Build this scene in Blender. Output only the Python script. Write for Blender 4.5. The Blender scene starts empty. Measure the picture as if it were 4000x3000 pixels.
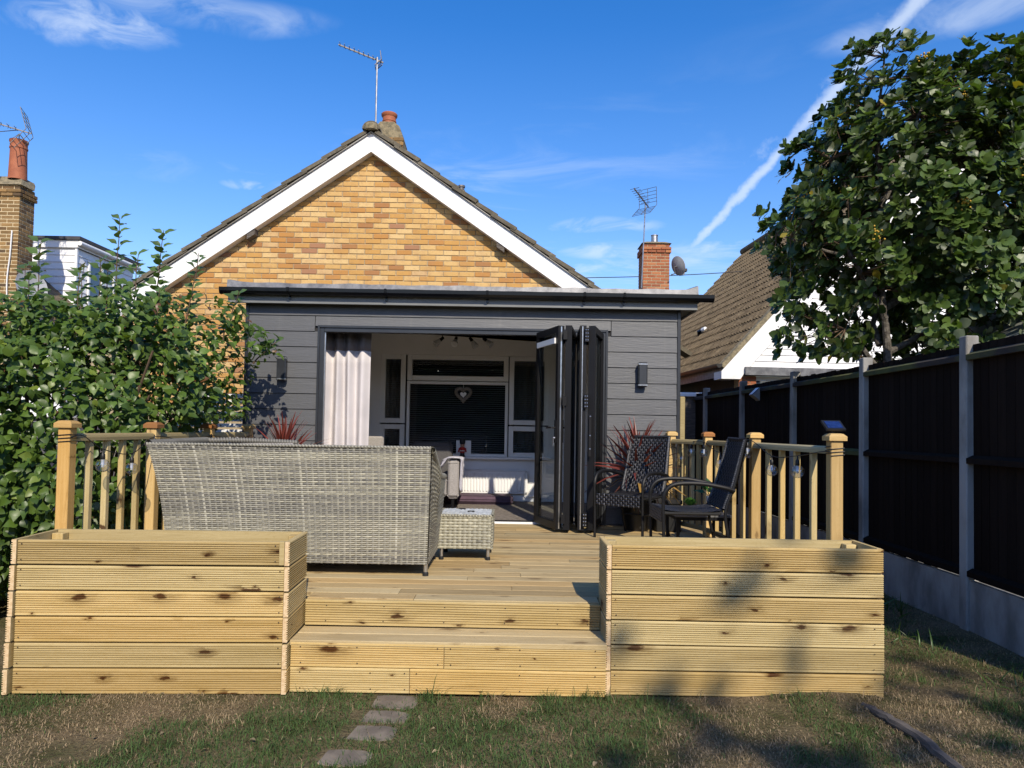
import bpy, math, random
import numpy as np
from mathutils import Vector, Matrix
random.seed(7); rng = np.random.default_rng(7)
R = math.radians
sc = bpy.context.scene
col = sc.collection

# ---------------------------------------------------------------- camera
PITCH, ROLL, EYE = R(1.9), 0.017, 1.55
f_ = Vector((0, math.cos(PITCH), math.sin(PITCH))); r0 = Vector((1, 0, 0)); u0 = r0.cross(f_)
r_ = math.cos(ROLL)*r0 + math.sin(ROLL)*u0; u_ = -math.sin(ROLL)*r0 + math.cos(ROLL)*u0
cd = bpy.data.cameras.new('camera'); cam = bpy.data.objects.new('camera', cd); col.objects.link(cam)
cd.sensor_fit = 'HORIZONTAL'; cd.sensor_width = 36; cd.lens = 36*1534/2212; cd.shift_y = 47.6/2212
cd.clip_start = .05; cd.clip_end = 2000
m3 = Matrix((r_, u_, -f_)).transposed().to_4x4(); m3.translation = (0, 0, EYE); cam.matrix_world = m3
sc.camera = cam

# ---------------------------------------------------------------- sky and sun
SUNV = Vector((.25, -1, .78)).normalized()           # towards the sun: behind the camera, a little right
w = bpy.data.worlds.new('World'); sc.world = w; w.use_nodes = True
def build_world():
    nt = w.node_tree; N = nt.nodes; L = nt.links; N.clear()
    out = N.new('ShaderNodeOutputWorld'); bg = N.new('ShaderNodeBackground'); bg.inputs[1].default_value = .145
    L.new(bg.outputs[0], out.inputs[0])
    sky = N.new('ShaderNodeTexSky'); sky.sky_type = 'NISHITA'; sky.sun_disc = False
    sky.sun_elevation = math.asin(SUNV.z); sky.sun_rotation = math.atan2(SUNV.x, SUNV.y)
    sky.air_density = 1.15; sky.dust_density = .35; sky.ozone_density = 1.6; sky.altitude = 10
    hs = N.new('ShaderNodeHueSaturation'); hs.inputs['Saturation'].default_value = 1.43; hs.inputs['Value'].default_value = 1.0
    tn = N.new('ShaderNodeMixRGB'); tn.blend_type = 'MULTIPLY'; tn.inputs[0].default_value = 1; tn.inputs[2].default_value = (1.02, .95, 1.07, 1)
    L.new(sky.outputs[0], tn.inputs[1]); L.new(tn.outputs[0], hs.inputs['Color'])
    tc = N.new('ShaderNodeTexCoord'); D = tc.outputs['Generated']
    def math_(op, a, b=None, c=None):
        n = N.new('ShaderNodeMath'); n.operation = op
        for i, x in enumerate((a, b, c)):
            if x is None: continue
            if isinstance(x, (int, float)): n.inputs[i].default_value = x
            else: L.new(x, n.inputs[i])
        return n.outputs[0]
    def vmath(op, a, b, o=0):
        n = N.new('ShaderNodeVectorMath'); n.operation = op
        for i, x in enumerate((a, b)):
            if isinstance(x, (tuple, Vector)): n.inputs[i].default_value = x
            else: L.new(x, n.inputs[i])
        return n.outputs[o]
    def noise(vec, scale, detail=4, rough=.55, dist=0):
        n = N.new('ShaderNodeTexNoise'); n.inputs['Scale'].default_value = scale; n.inputs['Detail'].default_value = detail
        n.inputs['Roughness'].default_value = rough; n.inputs['Distortion'].default_value = dist; L.new(vec, n.inputs['Vector']); return n.outputs[0]
    def mapr(x, a, b, c=0., d=1., smooth=True):
        n = N.new('ShaderNodeMapRange'); n.interpolation_type = 'SMOOTHSTEP' if smooth else 'LINEAR'
        L.new(x, n.inputs[0]); 
        for i, q in enumerate((a, b, c, d)): n.inputs[i+1].default_value = q
        return n.outputs[0]
    # contrail: a band round a great circle of the sky, with ragged edges, fading out downwards
    d1 = Vector((.2257, .9453, .2354)).normalized(); d2 = Vector((.4378, .7618, .4774)).normalized()
    nrm = d1.cross(d2).normalized(); along = nrm.cross(d1).normalized()
    if along.dot(d2) < 0: along = -along
    nz = math_('SUBTRACT', noise(D, 42, 5, .6), .5)
    dist = math_('ADD', vmath('DOT_PRODUCT', D, nrm, 1), math_('MULTIPLY', nz, .016))
    a = vmath('DOT_PRODUCT', D, along, 1)
    width = mapr(a, -.02, .38, .0055, .0125, False)
    core = mapr(math_('DIVIDE', math_('ABSOLUTE', dist), width), 1.15, .1)
    core = math_('MULTIPLY', core, mapr(a, -.02, .05))
    core = math_('MULTIPLY', core, mapr(noise(D, 16, 3), .25, .6, .65, 1.))
    hal = mapr(math_('DIVIDE', math_('SUBTRACT', dist, -.012), .02), 1., 0.)
    hal = math_('MULTIPLY', hal, mapr(math_('DIVIDE', math_('SUBTRACT', dist, -.012), .02), -1., 0.))
    hal = math_('MULTIPLY', hal, mapr(noise(D, 20, 5, .65), .48, .75, 0, .35))
    hal = math_('MULTIPLY', hal, mapr(a, .02, .1))
    con = math_('MAXIMUM', math_('MULTIPLY', core, .62), hal)
    # cirrus: stretched noise on a flat layer overhead, gathered in streaks
    sep = N.new('ShaderNodeSeparateXYZ'); L.new(D, sep.inputs[0])
    zc = math_('MAXIMUM', sep.outputs[2], .03)
    px = math_('DIVIDE', sep.outputs[0], zc); py = math_('DIVIDE', sep.outputs[1], zc)
    cb = N.new('ShaderNodeCombineXYZ'); L.new(px, cb.inputs[0]); L.new(math_('MULTIPLY', py, 1.0), cb.inputs[1])
    mp = N.new('ShaderNodeMapping'); mp.inputs['Rotation'].default_value = (0, 0, R(12)); mp.inputs['Scale'].default_value = (.55, .95, 1); mp.inputs['Location'].default_value = (3.1, 1.7, 0)
    L.new(cb.outputs[0], mp.inputs[0])
    c1 = noise(mp.outputs[0], .55, 2, .5); c2 = noise(mp.outputs[0], 2.3, 7, .62, .9)
    cir = math_('MULTIPLY', mapr(c1, .48, .72), mapr(c2, .38, .78))
    cir = math_('MULTIPLY', cir, .55)
    def lobe(d, sx, sz, amp, sc_, lo=.36, hi=.7, rot=0.):
        d = Vector(d).normalized(); e = Vector((d.y, -d.x, 0)).normalized(); g = e.cross(d)
        e2 = math.cos(rot)*e + math.sin(rot)*g; g2 = -math.sin(rot)*e + math.cos(rot)*g
        wob = math_('MULTIPLY', math_('SUBTRACT', noise(D, sc_*.55, 3), .5), sz*1.6)
        x = math_('DIVIDE', vmath('DOT_PRODUCT', D, e2, 1), sx); y = math_('DIVIDE', math_('ADD', vmath('DOT_PRODUCT', D, g2, 1), wob), sz)
        rr = math_('ADD', math_('MULTIPLY', x, x), math_('MULTIPLY', y, y))
        fal = math_('MULTIPLY', mapr(rr, 1.1, 0.), mapr(vmath('DOT_PRODUCT', D, d, 1), 0, .5))
        mpn = N.new('ShaderNodeMapping'); mpn.inputs['Scale'].default_value = (1, 1, 2.2); L.new(D, mpn.inputs[0])
        return math_('MULTIPLY', fal, math_('MULTIPLY', mapr(noise(mpn.outputs[0], sc_, 6, .6, .8), lo, hi), amp))
    tot = math_('MAXIMUM', con, cir)
    for a_ in CLOUDS: tot = math_('MAXIMUM', tot, lobe(*a_))
    hz = mapr(sep.outputs[2], .0, .5, .10, 0., False)     # thin haze towards the horizon
    tot = math_('MAXIMUM', tot, hz)
    mx = N.new('ShaderNodeMixRGB'); L.new(tot, mx.inputs[0]); L.new(hs.outputs[0], mx.inputs[1]); mx.inputs[2].default_value = (4.6, 5.2, 6.0, 1)
    L.new(mx.outputs[0], bg.inputs[0])
# direction, half width, half height, strength, grain
CLOUDS = [((-.4688, .7678, .4368), .095, .030, .55, 13, .34, .70, .12),
          ((-.3713, .7979, .4748), .17, .026, .42, 8, .34, .70, .16),
          ((.1237, .9530, .2766), .09, .014, .45, 14, .34, .66, .0),
          ((.1314, .9604, .2457), .085, .013, .55, 14, .34, .66, .05),
          ((.2739, .9301, .2448), .085, .012, .48, 14, .34, .66, .0),
          ((-.3372, .8915, .3025), .04, .008, .50, 16, .30, .60, .0),
          ((.4780, .7496, .4579), .17, .026, .42, 8, .30, .70, .0)]
build_world()
sd = bpy.data.lights.new('sun', 'SUN'); sd.energy = 4.1; sd.angle = R(.6); sd.color = (1, .90, .74)
so = bpy.data.objects.new('sun', sd); col.objects.link(so)
so.rotation_euler = (-SUNV).to_track_quat('-Z', 'Y').to_euler(); so.location = SUNV*40
sc.view_settings.view_transform = 'Standard'; sc.view_settings.look = 'None'
sc.view_settings.exposure = 0.36; sc.view_settings.gamma = 1; sc.view_settings.use_curve_mapping = False
sc.render.engine = 'CYCLES'
sc.cycles.max_bounces = 8; sc.cycles.diffuse_bounces = 4; sc.cycles.transparent_max_bounces = 24; sc.cycles.transmission_bounces = 8

# ---------------------------------------------------------------- helpers
def lin(c): c /= 255; return c/12.92 if c <= .04045 else ((c+.055)/1.055)**2.4
def S(r, g, b): return (lin(r), lin(g), lin(b), 1)
OFF = {}
def root_off(p):
    while p is not None:
        if p.name in OFF: return OFF[p.name]
        p = p.parent
    return Vector((0, 0, 0))
def thing(name, label, cat, loc=(0, 0, 0), rz=0., group=None, local=False):
    o = bpy.data.objects.new(name, None); col.objects.link(o); o.location = loc; o.rotation_euler = (0, 0, rz)
    o.empty_display_size = .1
    if not local and rz == 0: OFF[o.name] = Vector(loc)
    return tag(o, label, cat, group)
def tag(o, label, cat, group=None):
    o['label'] = label; o['category'] = cat
    if group: o['group'] = group
    return o
def link(o, parent=None):
    col.objects.link(o)
    if parent is not None: o.parent = parent
    return o
def mesh_from(name, v, f, smooth=False, ang=35, cols=None):
    me = bpy.data.meshes.new(name); me.from_pydata([tuple(x) for x in v], [], [tuple(x) for x in f]); me.update()
    if smooth: me.shade_smooth(); me.set_sharp_from_angle(angle=R(ang))
    if cols is not None:
        a = me.attributes.new('Col', 'FLOAT_COLOR', 'POINT'); c = np.ones((len(v), 4), np.float32); c[:, :3] = cols
        a.data.foreach_set('color', c.ravel())
    return me
def fast_mesh(name, v, quads, cols=None, smooth=False, k=4):
    """v (n,3) float, quads (m,k) int: big meshes through foreach_set"""
    me = bpy.data.meshes.new(name); v = np.ascontiguousarray(v, np.float32); q = np.ascontiguousarray(quads, np.int32)
    me.vertices.add(len(v)); me.vertices.foreach_set('co', v.ravel())
    me.loops.add(q.size); me.loops.foreach_set('vertex_index', q.ravel())
    me.polygons.add(len(q)); me.polygons.foreach_set('loop_start', np.arange(0, q.size, k, dtype=np.int32))
    me.update(calc_edges=True)
    if smooth: me.shade_smooth()
    if cols is not None:
        a = me.attributes.new('Col', 'FLOAT_COLOR', 'POINT'); c = np.ones((len(v), 4), np.float32); c[:, :3] = cols
        a.data.foreach_set('color', c.ravel())
    return me
class MB:
    def __init__(s): s.v = []; s.f = []
    def add(s, v, f):
        n = len(s.v); s.v += [Vector(x) for x in v]; s.f += [tuple(i+n for i in q) for q in f]; return s
    def box(s, x0, x1, y0, y1, z0, z1):
        return s.add([(x0, y0, z0), (x1, y0, z0), (x1, y1, z0), (x0, y1, z0), (x0, y0, z1), (x1, y0, z1), (x1, y1, z1), (x0, y1, z1)],
                     [(3, 2, 1, 0), (4, 5, 6, 7), (0, 1, 5, 4), (1, 2, 6, 5), (2, 3, 7, 6), (3, 0, 4, 7)])
    def cbox(s, x0, x1, y0, y1, z0, z1, c=.004):
        xs, ys, zs = (x0, x1), (y0, y1), (z0, z1); v = []; idx = {}
        for i in (0, 1):
            for j in (0, 1):
                for k in (0, 1):
                    sx, sy, sz = 1-2*i, 1-2*j, 1-2*k
                    for a in range(3):
                        p = [xs[i]+sx*c, ys[j]+sy*c, zs[k]+sz*c]; p[a] = (xs[i], ys[j], zs[k])[a]
                        idx[(i, j, k, a)] = len(v); v.append(p)
        f = []
        for i in (0, 1):
            q = [idx[(i, 0, 0, 0)], idx[(i, 1, 0, 0)], idx[(i, 1, 1, 0)], idx[(i, 0, 1, 0)]]; f.append(q if i else q[::-1])
            q = [idx[(0, i, 0, 1)], idx[(0, i, 1, 1)], idx[(1, i, 1, 1)], idx[(1, i, 0, 1)]]; f.append(q if i else q[::-1])
            q = [idx[(0, 0, i, 2)], idx[(1, 0, i, 2)], idx[(1, 1, i, 2)], idx[(0, 1, i, 2)]]; f.append(q if i else q[::-1])
        for i in (0, 1):
            for j in (0, 1):
                a = [idx[(i, j, 0, 0)], idx[(i, j, 1, 0)], idx[(i, j, 1, 1)], idx[(i, j, 0, 1)]]; f.append(a if (i ^ j) else a[::-1])
                a = [idx[(i, 0, j, 0)], idx[(i, 0, j, 2)], idx[(i, 1, j, 2)], idx[(i, 1, j, 0)]]; f.append(a if (i ^ j) == 0 else a[::-1])
                a = [idx[(0, i, j, 1)], idx[(1, i, j, 1)], idx[(1, i, j, 2)], idx[(0, i, j, 2)]]; f.append(a if (i ^ j) == 0 else a[::-1])
                for k in (0, 1):
                    t = [idx[(i, j, k, 0)], idx[(i, j, k, 1)], idx[(i, j, k, 2)]]; f.append(t if (i ^ j ^ k) else t[::-1])
        return s.add(v, f)
    def obox(s, c, ax, ay, az):
        c, ax, ay, az = map(Vector, (c, ax, ay, az))
        v = [c+i*ax+j*ay+k*az for k in (-1, 1) for (i, j) in ((-1, -1), (1, -1), (1, 1), (-1, 1))]
        return s.add(v, [(3, 2, 1, 0), (4, 5, 6, 7), (0, 1, 5, 4), (1, 2, 6, 5), (2, 3, 7, 6), (3, 0, 4, 7)])
    def bar(s, a, b, wx, wz, up=(0, 0, 1)):
        a, b = Vector(a), Vector(b); d = (b-a); l = d.length; d /= l; sd_ = d.cross(Vector(up))
        if sd_.length < 1e-4: sd_ = Vector((1, 0, 0))
        sd_.normalize(); u = sd_.cross(d)
        return s.obox((a+b)/2, d*(l/2), sd_*(wx/2), u*(wz/2))
    def tube(s, pts, r, n=8, cap=True, flat=1.):
        pts = [Vector(p) for p in pts]; m = len(pts); rs = r if isinstance(r, (list, tuple)) else [r]*m; rings = []
        t0 = (pts[1]-pts[0]).normalized(); u = t0.cross(Vector((0, 0, 1)))
        if u.length < 1e-3: u = t0.cross(Vector((1, 0, 0)))
        u.normalize(); v = []; f = []
        for i, p in enumerate(pts):
            t = (pts[min(i+1, m-1)]-pts[max(i-1, 0)]).normalized(); u = (u-t*u.dot(t)).normalized(); b = t.cross(u)
            for k in range(n):
                a = 2*math.pi*k/n; v.append(p+rs[i]*(math.cos(a)*u+math.sin(a)*flat*b))
        for i in range(m-1):
            for k in range(n): f.append((i*n+k, i*n+(k+1) % n, (i+1)*n+(k+1) % n, (i+1)*n+k))
        if cap: f.append(tuple(range(n-1, -1, -1))); f.append(tuple((m-1)*n+k for k in range(n)))
        return s.add(v, f)
    def lathe(s, c, prof, n=20, cap=True):
        c = Vector(c); v = []; f = []; m = len(prof)
        for (r, z) in prof:
            for k in range(n): a = 2*math.pi*k/n; v.append(c+Vector((r*math.cos(a), r*math.sin(a), z)))
        for i in range(m-1):
            for k in range(n): f.append((i*n+k, i*n+(k+1) % n, (i+1)*n+(k+1) % n, (i+1)*n+k))
        if cap: f.append(tuple(range(n-1, -1, -1))); f.append(tuple((m-1)*n+k for k in range(n)))
        return s.add(v, f)
    def prism(s, poly, ext):
        """poly: 3D loop, extruded by vector ext"""
        p = [Vector(q) for q in poly]; e = Vector(ext); n = len(p)
        return s.add(p+[q+e for q in p], [tuple(range(n-1, -1, -1)), tuple(range(n, 2*n))]+[(i, (i+1) % n, n+(i+1) % n, n+i) for i in range(n)])
    def ball(s, c, r, n=12, m=8, sz=1.):
        return s.lathe(c, [(max(r*math.sin(math.pi*i/m), 1e-4), -r*sz*math.cos(math.pi*i/m)) for i in range(m+1)], n, False)
    def build(s, name, mat, parent=None, smooth=False, ang=35, kind=None):
        off = root_off(parent)
        me = mesh_from(name, [v-off for v in s.v], s.f, smooth, ang)
        if mat: me.materials.append(mat)
        o = bpy.data.objects.new(name, me); link(o, parent)
        if kind: o['kind'] = kind
        return o
def put(name, me, mat, parent=None, loc=(0, 0, 0), rot=(0, 0, 0), kind=None):
    """an object from shared mesh data; loc in world metres (root offset removed)"""
    if mat and not me.materials: me.materials.append(mat)
    o = bpy.data.objects.new(name, me); o.location = Vector(loc)-root_off(parent); o.rotation_euler = rot; link(o, parent)
    if kind: o['kind'] = kind
    return o
def copy_tree(o, parent=None):
    c = o.copy(); col.objects.link(c); c.parent = parent
    for ch in o.children: copy_tree(ch, c)
    return c
def smooth_curve(pts, n=6):
    """Catmull-Rom through pts"""
    P = [Vector(p) for p in pts]; P = [2*P[0]-P[1]]+P+[2*P[-1]-P[-2]]; o = []
    for i in range(1, len(P)-2):
        for k in range(n):
            t = k/n; a, b, c, d = P[i-1:i+3]
            o.append(.5*((2*b)+(c-a)*t+(2*a-5*b+4*c-d)*t*t+(3*b-a-3*c+d)*t**3))
    return o+[P[-2]]

# ---------------------------------------------------------------- materials
class NT:
    def __init__(s, name):
        s.m = bpy.data.materials.new(name); s.m.use_nodes = True; s.t = s.m.node_tree; s.N = s.t.nodes; s.L = s.t.links
        s.b = s.N['Principled BSDF']; s.out = s.N['Material Output']
    def n(s, t, **kw):
        q = s.N.new('ShaderNode'+t)
        for k, v in kw.items(): setattr(q, k, v)
        return q
    def put(s, sock, x):
        if isinstance(x, bpy.types.NodeSocket): s.L.new(x, sock)
        else: sock.default_value = x
    def mt(s, op, a, b=0., c=None):
        q = s.n('Math', operation=op); s.put(q.inputs[0], a); s.put(q.inputs[1], b)
        if c is not None: s.put(q.inputs[2], c)
        return q.outputs[0]
    def vm(s, op, a, b):
        q = s.n('VectorMath', operation=op); s.put(q.inputs[0], a); s.put(q.inputs[1], b); return q.outputs[0]
    def mapping(s, v, scale=(1, 1, 1), rot=(0, 0, 0), loc=(0, 0, 0)):
        q = s.n('Mapping'); s.L.new(v, q.inputs[0]); q.inputs['Scale'].default_value = scale; q.inputs['Rotation'].default_value = rot; q.inputs['Location'].default_value = loc; return q.outputs[0]
    def noise(s, v, scale, detail=4, rough=.55, dist=0.):
        q = s.n('TexNoise'); s.L.new(v, q.inputs['Vector'])
        for k, x in (('Scale', scale), ('Detail', detail), ('Roughness', rough), ('Distortion', dist)): s.put(q.inputs[k], x)
        return q.outputs[0]
    def mr(s, x, a, b, c=0., d=1.):
        q = s.n('MapRange', interpolation_type='SMOOTHSTEP'); s.L.new(x, q.inputs[0])
        for i, k in enumerate((a, b, c, d)): s.put(q.inputs[i+1], k)
        return q.outputs[0]
    def mix(s, fac, a, b, blend='MIX'):
        q = s.n('MixRGB', blend_type=blend); s.put(q.inputs[0], fac); s.put(q.inputs[1], a); s.put(q.inputs[2], b); return q.outputs[0]
    def ramp(s, x, stops, interp='LINEAR'):
        q = s.n('ValToRGB'); s.L.new(x, q.inputs[0]); e = q.color_ramp.elements; q.color_ramp.interpolation = interp
        while len(e) < len(stops): e.new(.5)
        for el, (p, c) in zip(e, stops): el.position = p; el.color = c
        return q.outputs[0]
    def bump(s, h, st=.3, dist=.01):
        q = s.n('Bump'); s.put(q.inputs['Strength'], st); q.inputs['Distance'].default_value = dist; s.L.new(h, q.inputs['Height']); s.L.new(q.outputs[0], s.b.inputs['Normal']); return q
    def obj(s): return s.n('TexCoord').outputs['Object']
    def rnd(s): return s.n('ObjectInfo').outputs['Random']
    def set(s, **kw):
        for k, x in kw.items(): s.put(s.b.inputs[{'base': 'Base Color', 'rough': 'Roughness', 'metal': 'Metallic', 'spec': 'Specular IOR Level', 'alpha': 'Alpha', 'trans': 'Transmission Weight', 'coat': 'Coat Weight', 'sheen': 'Sheen Weight'}[k]], x)
        return s
def mk(name, c1, c2=None, scale=5, rough=.6, metal=0., bump=0., bscale=60, stretch=(1, 1, 1), rand=.0, detail=4, spec=.5, bdist=.004, lo=.35, hi=.65):
    s = NT(name); v = s.mapping(s.obj(), stretch)
    c2 = c2 or tuple(x*.8 for x in c1[:3])+(1,)
    rr = s.rnd(); vv = s.vm('ADD', v, s.vm('SCALE', (1, 1, 1), (0, 0, 0))) if False else v
    cb = s.n('CombineXYZ'); s.put(cb.inputs[0], s.mt('MULTIPLY', rr, 37.)); s.put(cb.inputs[1], s.mt('MULTIPLY', rr, 91.)); s.put(cb.inputs[2], s.mt('MULTIPLY', rr, 53.))
    vv = s.vm('ADD', v, cb.outputs[0])
    c = s.mix(s.mr(s.noise(vv, scale, detail), lo, hi), c2, c1)
    if rand:
        hs = s.n('HueSaturation'); s.put(hs.inputs['Value'], s.mt('MULTIPLY_ADD', rr, 2*rand, 1-rand)); s.L.new(c, hs.inputs['Color']); c = hs.outputs[0]
    s.set(base=c, rough=rough, metal=metal, spec=spec)
    if bump: s.bump(s.noise(vv, bscale, 5, .6), bump, bdist)
    return s.m
def wood(name, pale, mid, dark, knot=1., grey=.0, rough=.68, grain=1.):
    """sawn softwood: grain runs along local X, width is local Z"""
    s = NT(name); co = s.obj(); rr = s.rnd()
    cb = s.n('CombineXYZ'); s.put(cb.inputs[0], s.mt('MULTIPLY', rr, 37.)); s.put(cb.inputs[1], s.mt('MULTIPLY', rr, 11.)); s.put(cb.inputs[2], s.mt('MULTIPLY', rr, 23.))
    v = s.vm('ADD', co, cb.outputs[0])
    sx = s.n('SeparateXYZ'); s.L.new(v, sx.inputs[0]); c2d = s.n('CombineXYZ'); wz = s.mt('MULTIPLY_ADD', s.noise(s.mapping(v, (14, 14, 30)), 1., 3, .6), .30, -.15); s.put(c2d.inputs[0], s.mt('ADD', s.mt('MULTIPLY', sx.outputs[0], 2.9), wz)); s.put(c2d.inputs[1], s.mt('ADD', s.mt('MULTIPLY', sx.outputs[2], 7.0), s.mt('MULTIPLY', wz, .7)))
    vo = s.n('TexVoronoi', feature='F1', voronoi_dimensions='2D'); s.L.new(c2d.outputs[0], vo.inputs['Vector']); vo.inputs['Scale'].default_value = 1.; vo.inputs['Randomness'].default_value = 1.
    d = vo.outputs['Distance']; sp = s.n('SeparateColor'); s.L.new(vo.outputs['Color'], sp.inputs[0])
    on = s.mr(sp.outputs[0], .40, .46)
    size = s.mt('MULTIPLY_ADD', s.mt('MULTIPLY', sp.outputs[1], sp.outputs[1]), .17, .035)
    near = s.mt('MULTIPLY', s.mr(d, s.mt('MULTIPLY', size, 3.2), 0.), on)
    wob = s.n('CombineXYZ'); s.put(wob.inputs[2], s.mt('MULTIPLY', near, .022)); v2 = s.vm('ADD', v, wob.outputs[0])
    g1 = s.noise(s.mapping(v2, (1.3, 40, 46)), 1., 5, .6, .35); g2 = s.noise(s.mapping(v2, (5, 120, 130)), 1., 3, .6); g3 = s.noise(s.mapping(v, (1.6, 5, 6)), 1., 3)
    c = s.ramp(s.mt('MULTIPLY_ADD', g2, .35, s.mt('MULTIPLY', g1, .75)), [(.30, mid), (.62, pale), (.85, tuple(min(1, x*1.12) for x in pale[:3])+(1,))])
    c = s.mix(s.mt('MULTIPLY', s.mr(g3, .48, .75), .5*grain), c, mid)
    streak = s.mr(s.noise(s.mapping(v2, (.9, 24, 30), loc=(4, 3, 9)), 1., 4, .65, .5), .60, .78)
    c = s.mix(s.mt('MULTIPLY', streak, .70*grain), c, dark)
    fig = s.noise(s.mapping(v2, (2.6, 9, 16), loc=(1, 7, 2)), 1., 3, .5, 2.2); c = s.mix(s.mt('MULTIPLY', s.mr(s.mt('ABSOLUTE', s.mt('SUBTRACT', s.mt('FRACT', s.mt('MULTIPLY', fig, 7.)), .5)), .16, .03), .34*grain), c, mid)
    if knot:
        halo = s.mt('MULTIPLY', s.mr(d, s.mt('MULTIPLY', size, 3.0), s.mt('MULTIPLY', size, .5)), on)
        c = s.mix(s.mt('MULTIPLY', halo, s.mt('MULTIPLY', s.mr(g1, .35, .65), .8*knot)), c, dark)
        core = s.mt('MULTIPLY', s.mr(d, size, s.mt('MULTIPLY', size, .45)), s.mt('MULTIPLY', on, .85*knot))
        c = s.mix(core, c, (.075, .032, .011, 1))
    hs = s.n('HueSaturation'); s.put(hs.inputs['Value'], s.mt('MULTIPLY_ADD', rr, .42, .76)); rw = s.n('TexWhiteNoise', noise_dimensions='1D'); s.put(rw.inputs['W'], s.mt('MULTIPLY', rr, 91.7)); s.put(hs.inputs['Saturation'], s.mt('MULTIPLY_ADD', rw.outputs['Value'], .20, .95-grey)); s.put(hs.inputs['Hue'], s.mt('MULTIPLY_ADD', rw.outputs['Value'], -.014, .510)); s.L.new(c, hs.inputs['Color'])
    s.set(base=hs.outputs[0], rough=rough, spec=.3)
    s.bump(s.mt('ADD', g1, s.mt('MULTIPLY', g2, .6)), .22, .003)
    return s.m
MT = {}
MT['deckwood'] = wood('new_pine', (.53, .402, .20, 1), (.40, .285, .12, 1), (.18, .105, .036, 1), knot=1.15)
MT['deckfloor'] = wood('deck_pine', (.46, .345, .185, 1), (.34, .242, .12, 1), (.16, .10, .048, 1), knot=.7, grain=1.4)
MT['newel'] = wood('planed_pine', (.55, .37, .165, 1), (.44, .275, .105, 1), (.27, .15, .05, 1), knot=.6)
MT['railwood'] = wood('weathered_pine', (.40, .325, .175, 1), (.30, .235, .12, 1), (.17, .12, .06, 1), knot=.3)
MT['rustcap'] = wood('red_pine', (.36, .17, .07, 1), (.24, .10, .04, 1), (.11, .045, .02, 1), knot=.6)
MT['endgrain'] = mk('end_grain', (.66, .50, .30, 1), (.55, .38, .20, 1), 60, .8)
MT['screw'] = mk('screw_steel', (.10, .075, .05, 1), (.05, .04, .03, 1), 80, .5, .3)
MT['soil'] = mk('potting_soil', (.05, .035, .022, 1), (.02, .014, .009, 1), 30, .95, bump=.8, bscale=60, bdist=.02)
def brickmat(name, stops, mottling=.35, island=False):
    s = NT(name); co = s.n('NewGeometry').outputs['Position']
    rr = s.n('NewGeometry').outputs['Random Per Island'] if island else s.rnd()
    c = s.ramp(rr, stops, 'CONSTANT')
    n1 = s.noise(co, 34, 5, .65); n2 = s.noise(co, 9, 3)
    c = s.mix(s.mt('MULTIPLY', s.mr(n1, .5, .72), mottling), c, tuple(x*.55 for x in stops[0][1][:3])+(1,))
    c = s.mix(s.mt('MULTIPLY', s.mr(n2, .45, .7), mottling*.8), c, stops[-1][1])
    c = s.mix(s.mt('MULTIPLY', s.mr(s.noise(s.mapping(co, (1.4, 1.4, .5)), 1.6, 6, .65), .45, .75), .28), c, (.22, .15, .075, 1))
    s.set(base=c, rough=.85, spec=.25); s.bump(s.noise(co, 120, 4, .7), .35, .004)
    return s.m
BUFF = [(0, (.53, .325, .115, 1)), (.20, (.575, .375, .15, 1)), (.42, (.49, .27, .08, 1)), (.60, (.60, .415, .185, 1)), (.74, (.44, .215, .062, 1)), (.85, (.53, .35, .165, 1)), (.92, (.35, .165, .06, 1)), (.965, (.34, .17, .09, 1))]
STOCK = [(0, (.19, .115, .045, 1)), (.3, (.25, .155, .065, 1)), (.55, (.13, .075, .035, 1)), (.75, (.30, .18, .07, 1)), (.9, (.09, .06, .035, 1))]
RED = [(0, (.30, .10, .045, 1)), (.35, (.36, .125, .055, 1)), (.6, (.25, .08, .04, 1)), (.85, (.40, .16, .07, 1))]
for k, st in (('buff', BUFF), ('stock', STOCK), ('red', RED)):
    MT[k] = brickmat(k+'_brick', st); MT[k+'_isl'] = brickmat(k+'_brick_courses', st, island=True)
MT['mortar'] = mk('mortar', (.40, .32, .20, 1), (.30, .235, .145, 1), 40, .95, bump=.4)
MT['mortar_pale'] = mk('pale_mortar', (.58, .47, .29, 1), (.46, .37, .22, 1), 40, .95, bump=.4)
MT['white'] = mk('white_board', (.80, .80, .79, 1), (.66, .655, .63, 1), 2.5, .45, detail=8, lo=.25, hi=.55)
MT['upvc'] = mk('white_upvc', (.78, .78, .76, 1), (.74, .74, .72, 1), 2, .3)
MT['wallwhite'] = mk('white_plaster', (.76, .75, .725, 1), (.72, .71, .685, 1), 2, .85, bump=.05)
MT['lead'] = mk('lead_trim', (.17, .172, .18, 1), (.10, .102, .11, 1), 9, .5, .25, bump=.5, bscale=14, bdist=.01)
MT['gutter'] = mk('black_gutter', (.004, .004, .005, 1), (.003, .003, .004, 1), 4, .16, spec=.35)
MT['fascia'] = mk('grey_fascia', (.17, .175, .172, 1), (.145, .15, .148, 1), 6, .45, stretch=(1, 8, 8))
MT['anth'] = mk('anthracite_frame', (.028, .031, .036, 1), (.022, .024, .028, 1), 3, .33, .0)
MT['blackalu'] = mk('black_aluminium', (.005, .005, .006, 1), (.004, .004, .005, 1), 3, .5, spec=.25)
MT['alu'] = mk('bare_aluminium', (.62, .62, .61, 1), (.5, .5, .49, 1), 14, .28, .9)
MT['rubber'] = mk('black_rubber', (.01, .01, .01, 1), (.008, .008, .008, 1), 5, .7)
MT['roofdark'] = mk('roof_felt', (.06, .06, .062, 1), (.045, .045, .047, 1), 8, .8)
MT['dark'] = mk('dark_interior', (.03, .03, .032, 1), (.02, .02, .022, 1), 3, .9)
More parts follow.
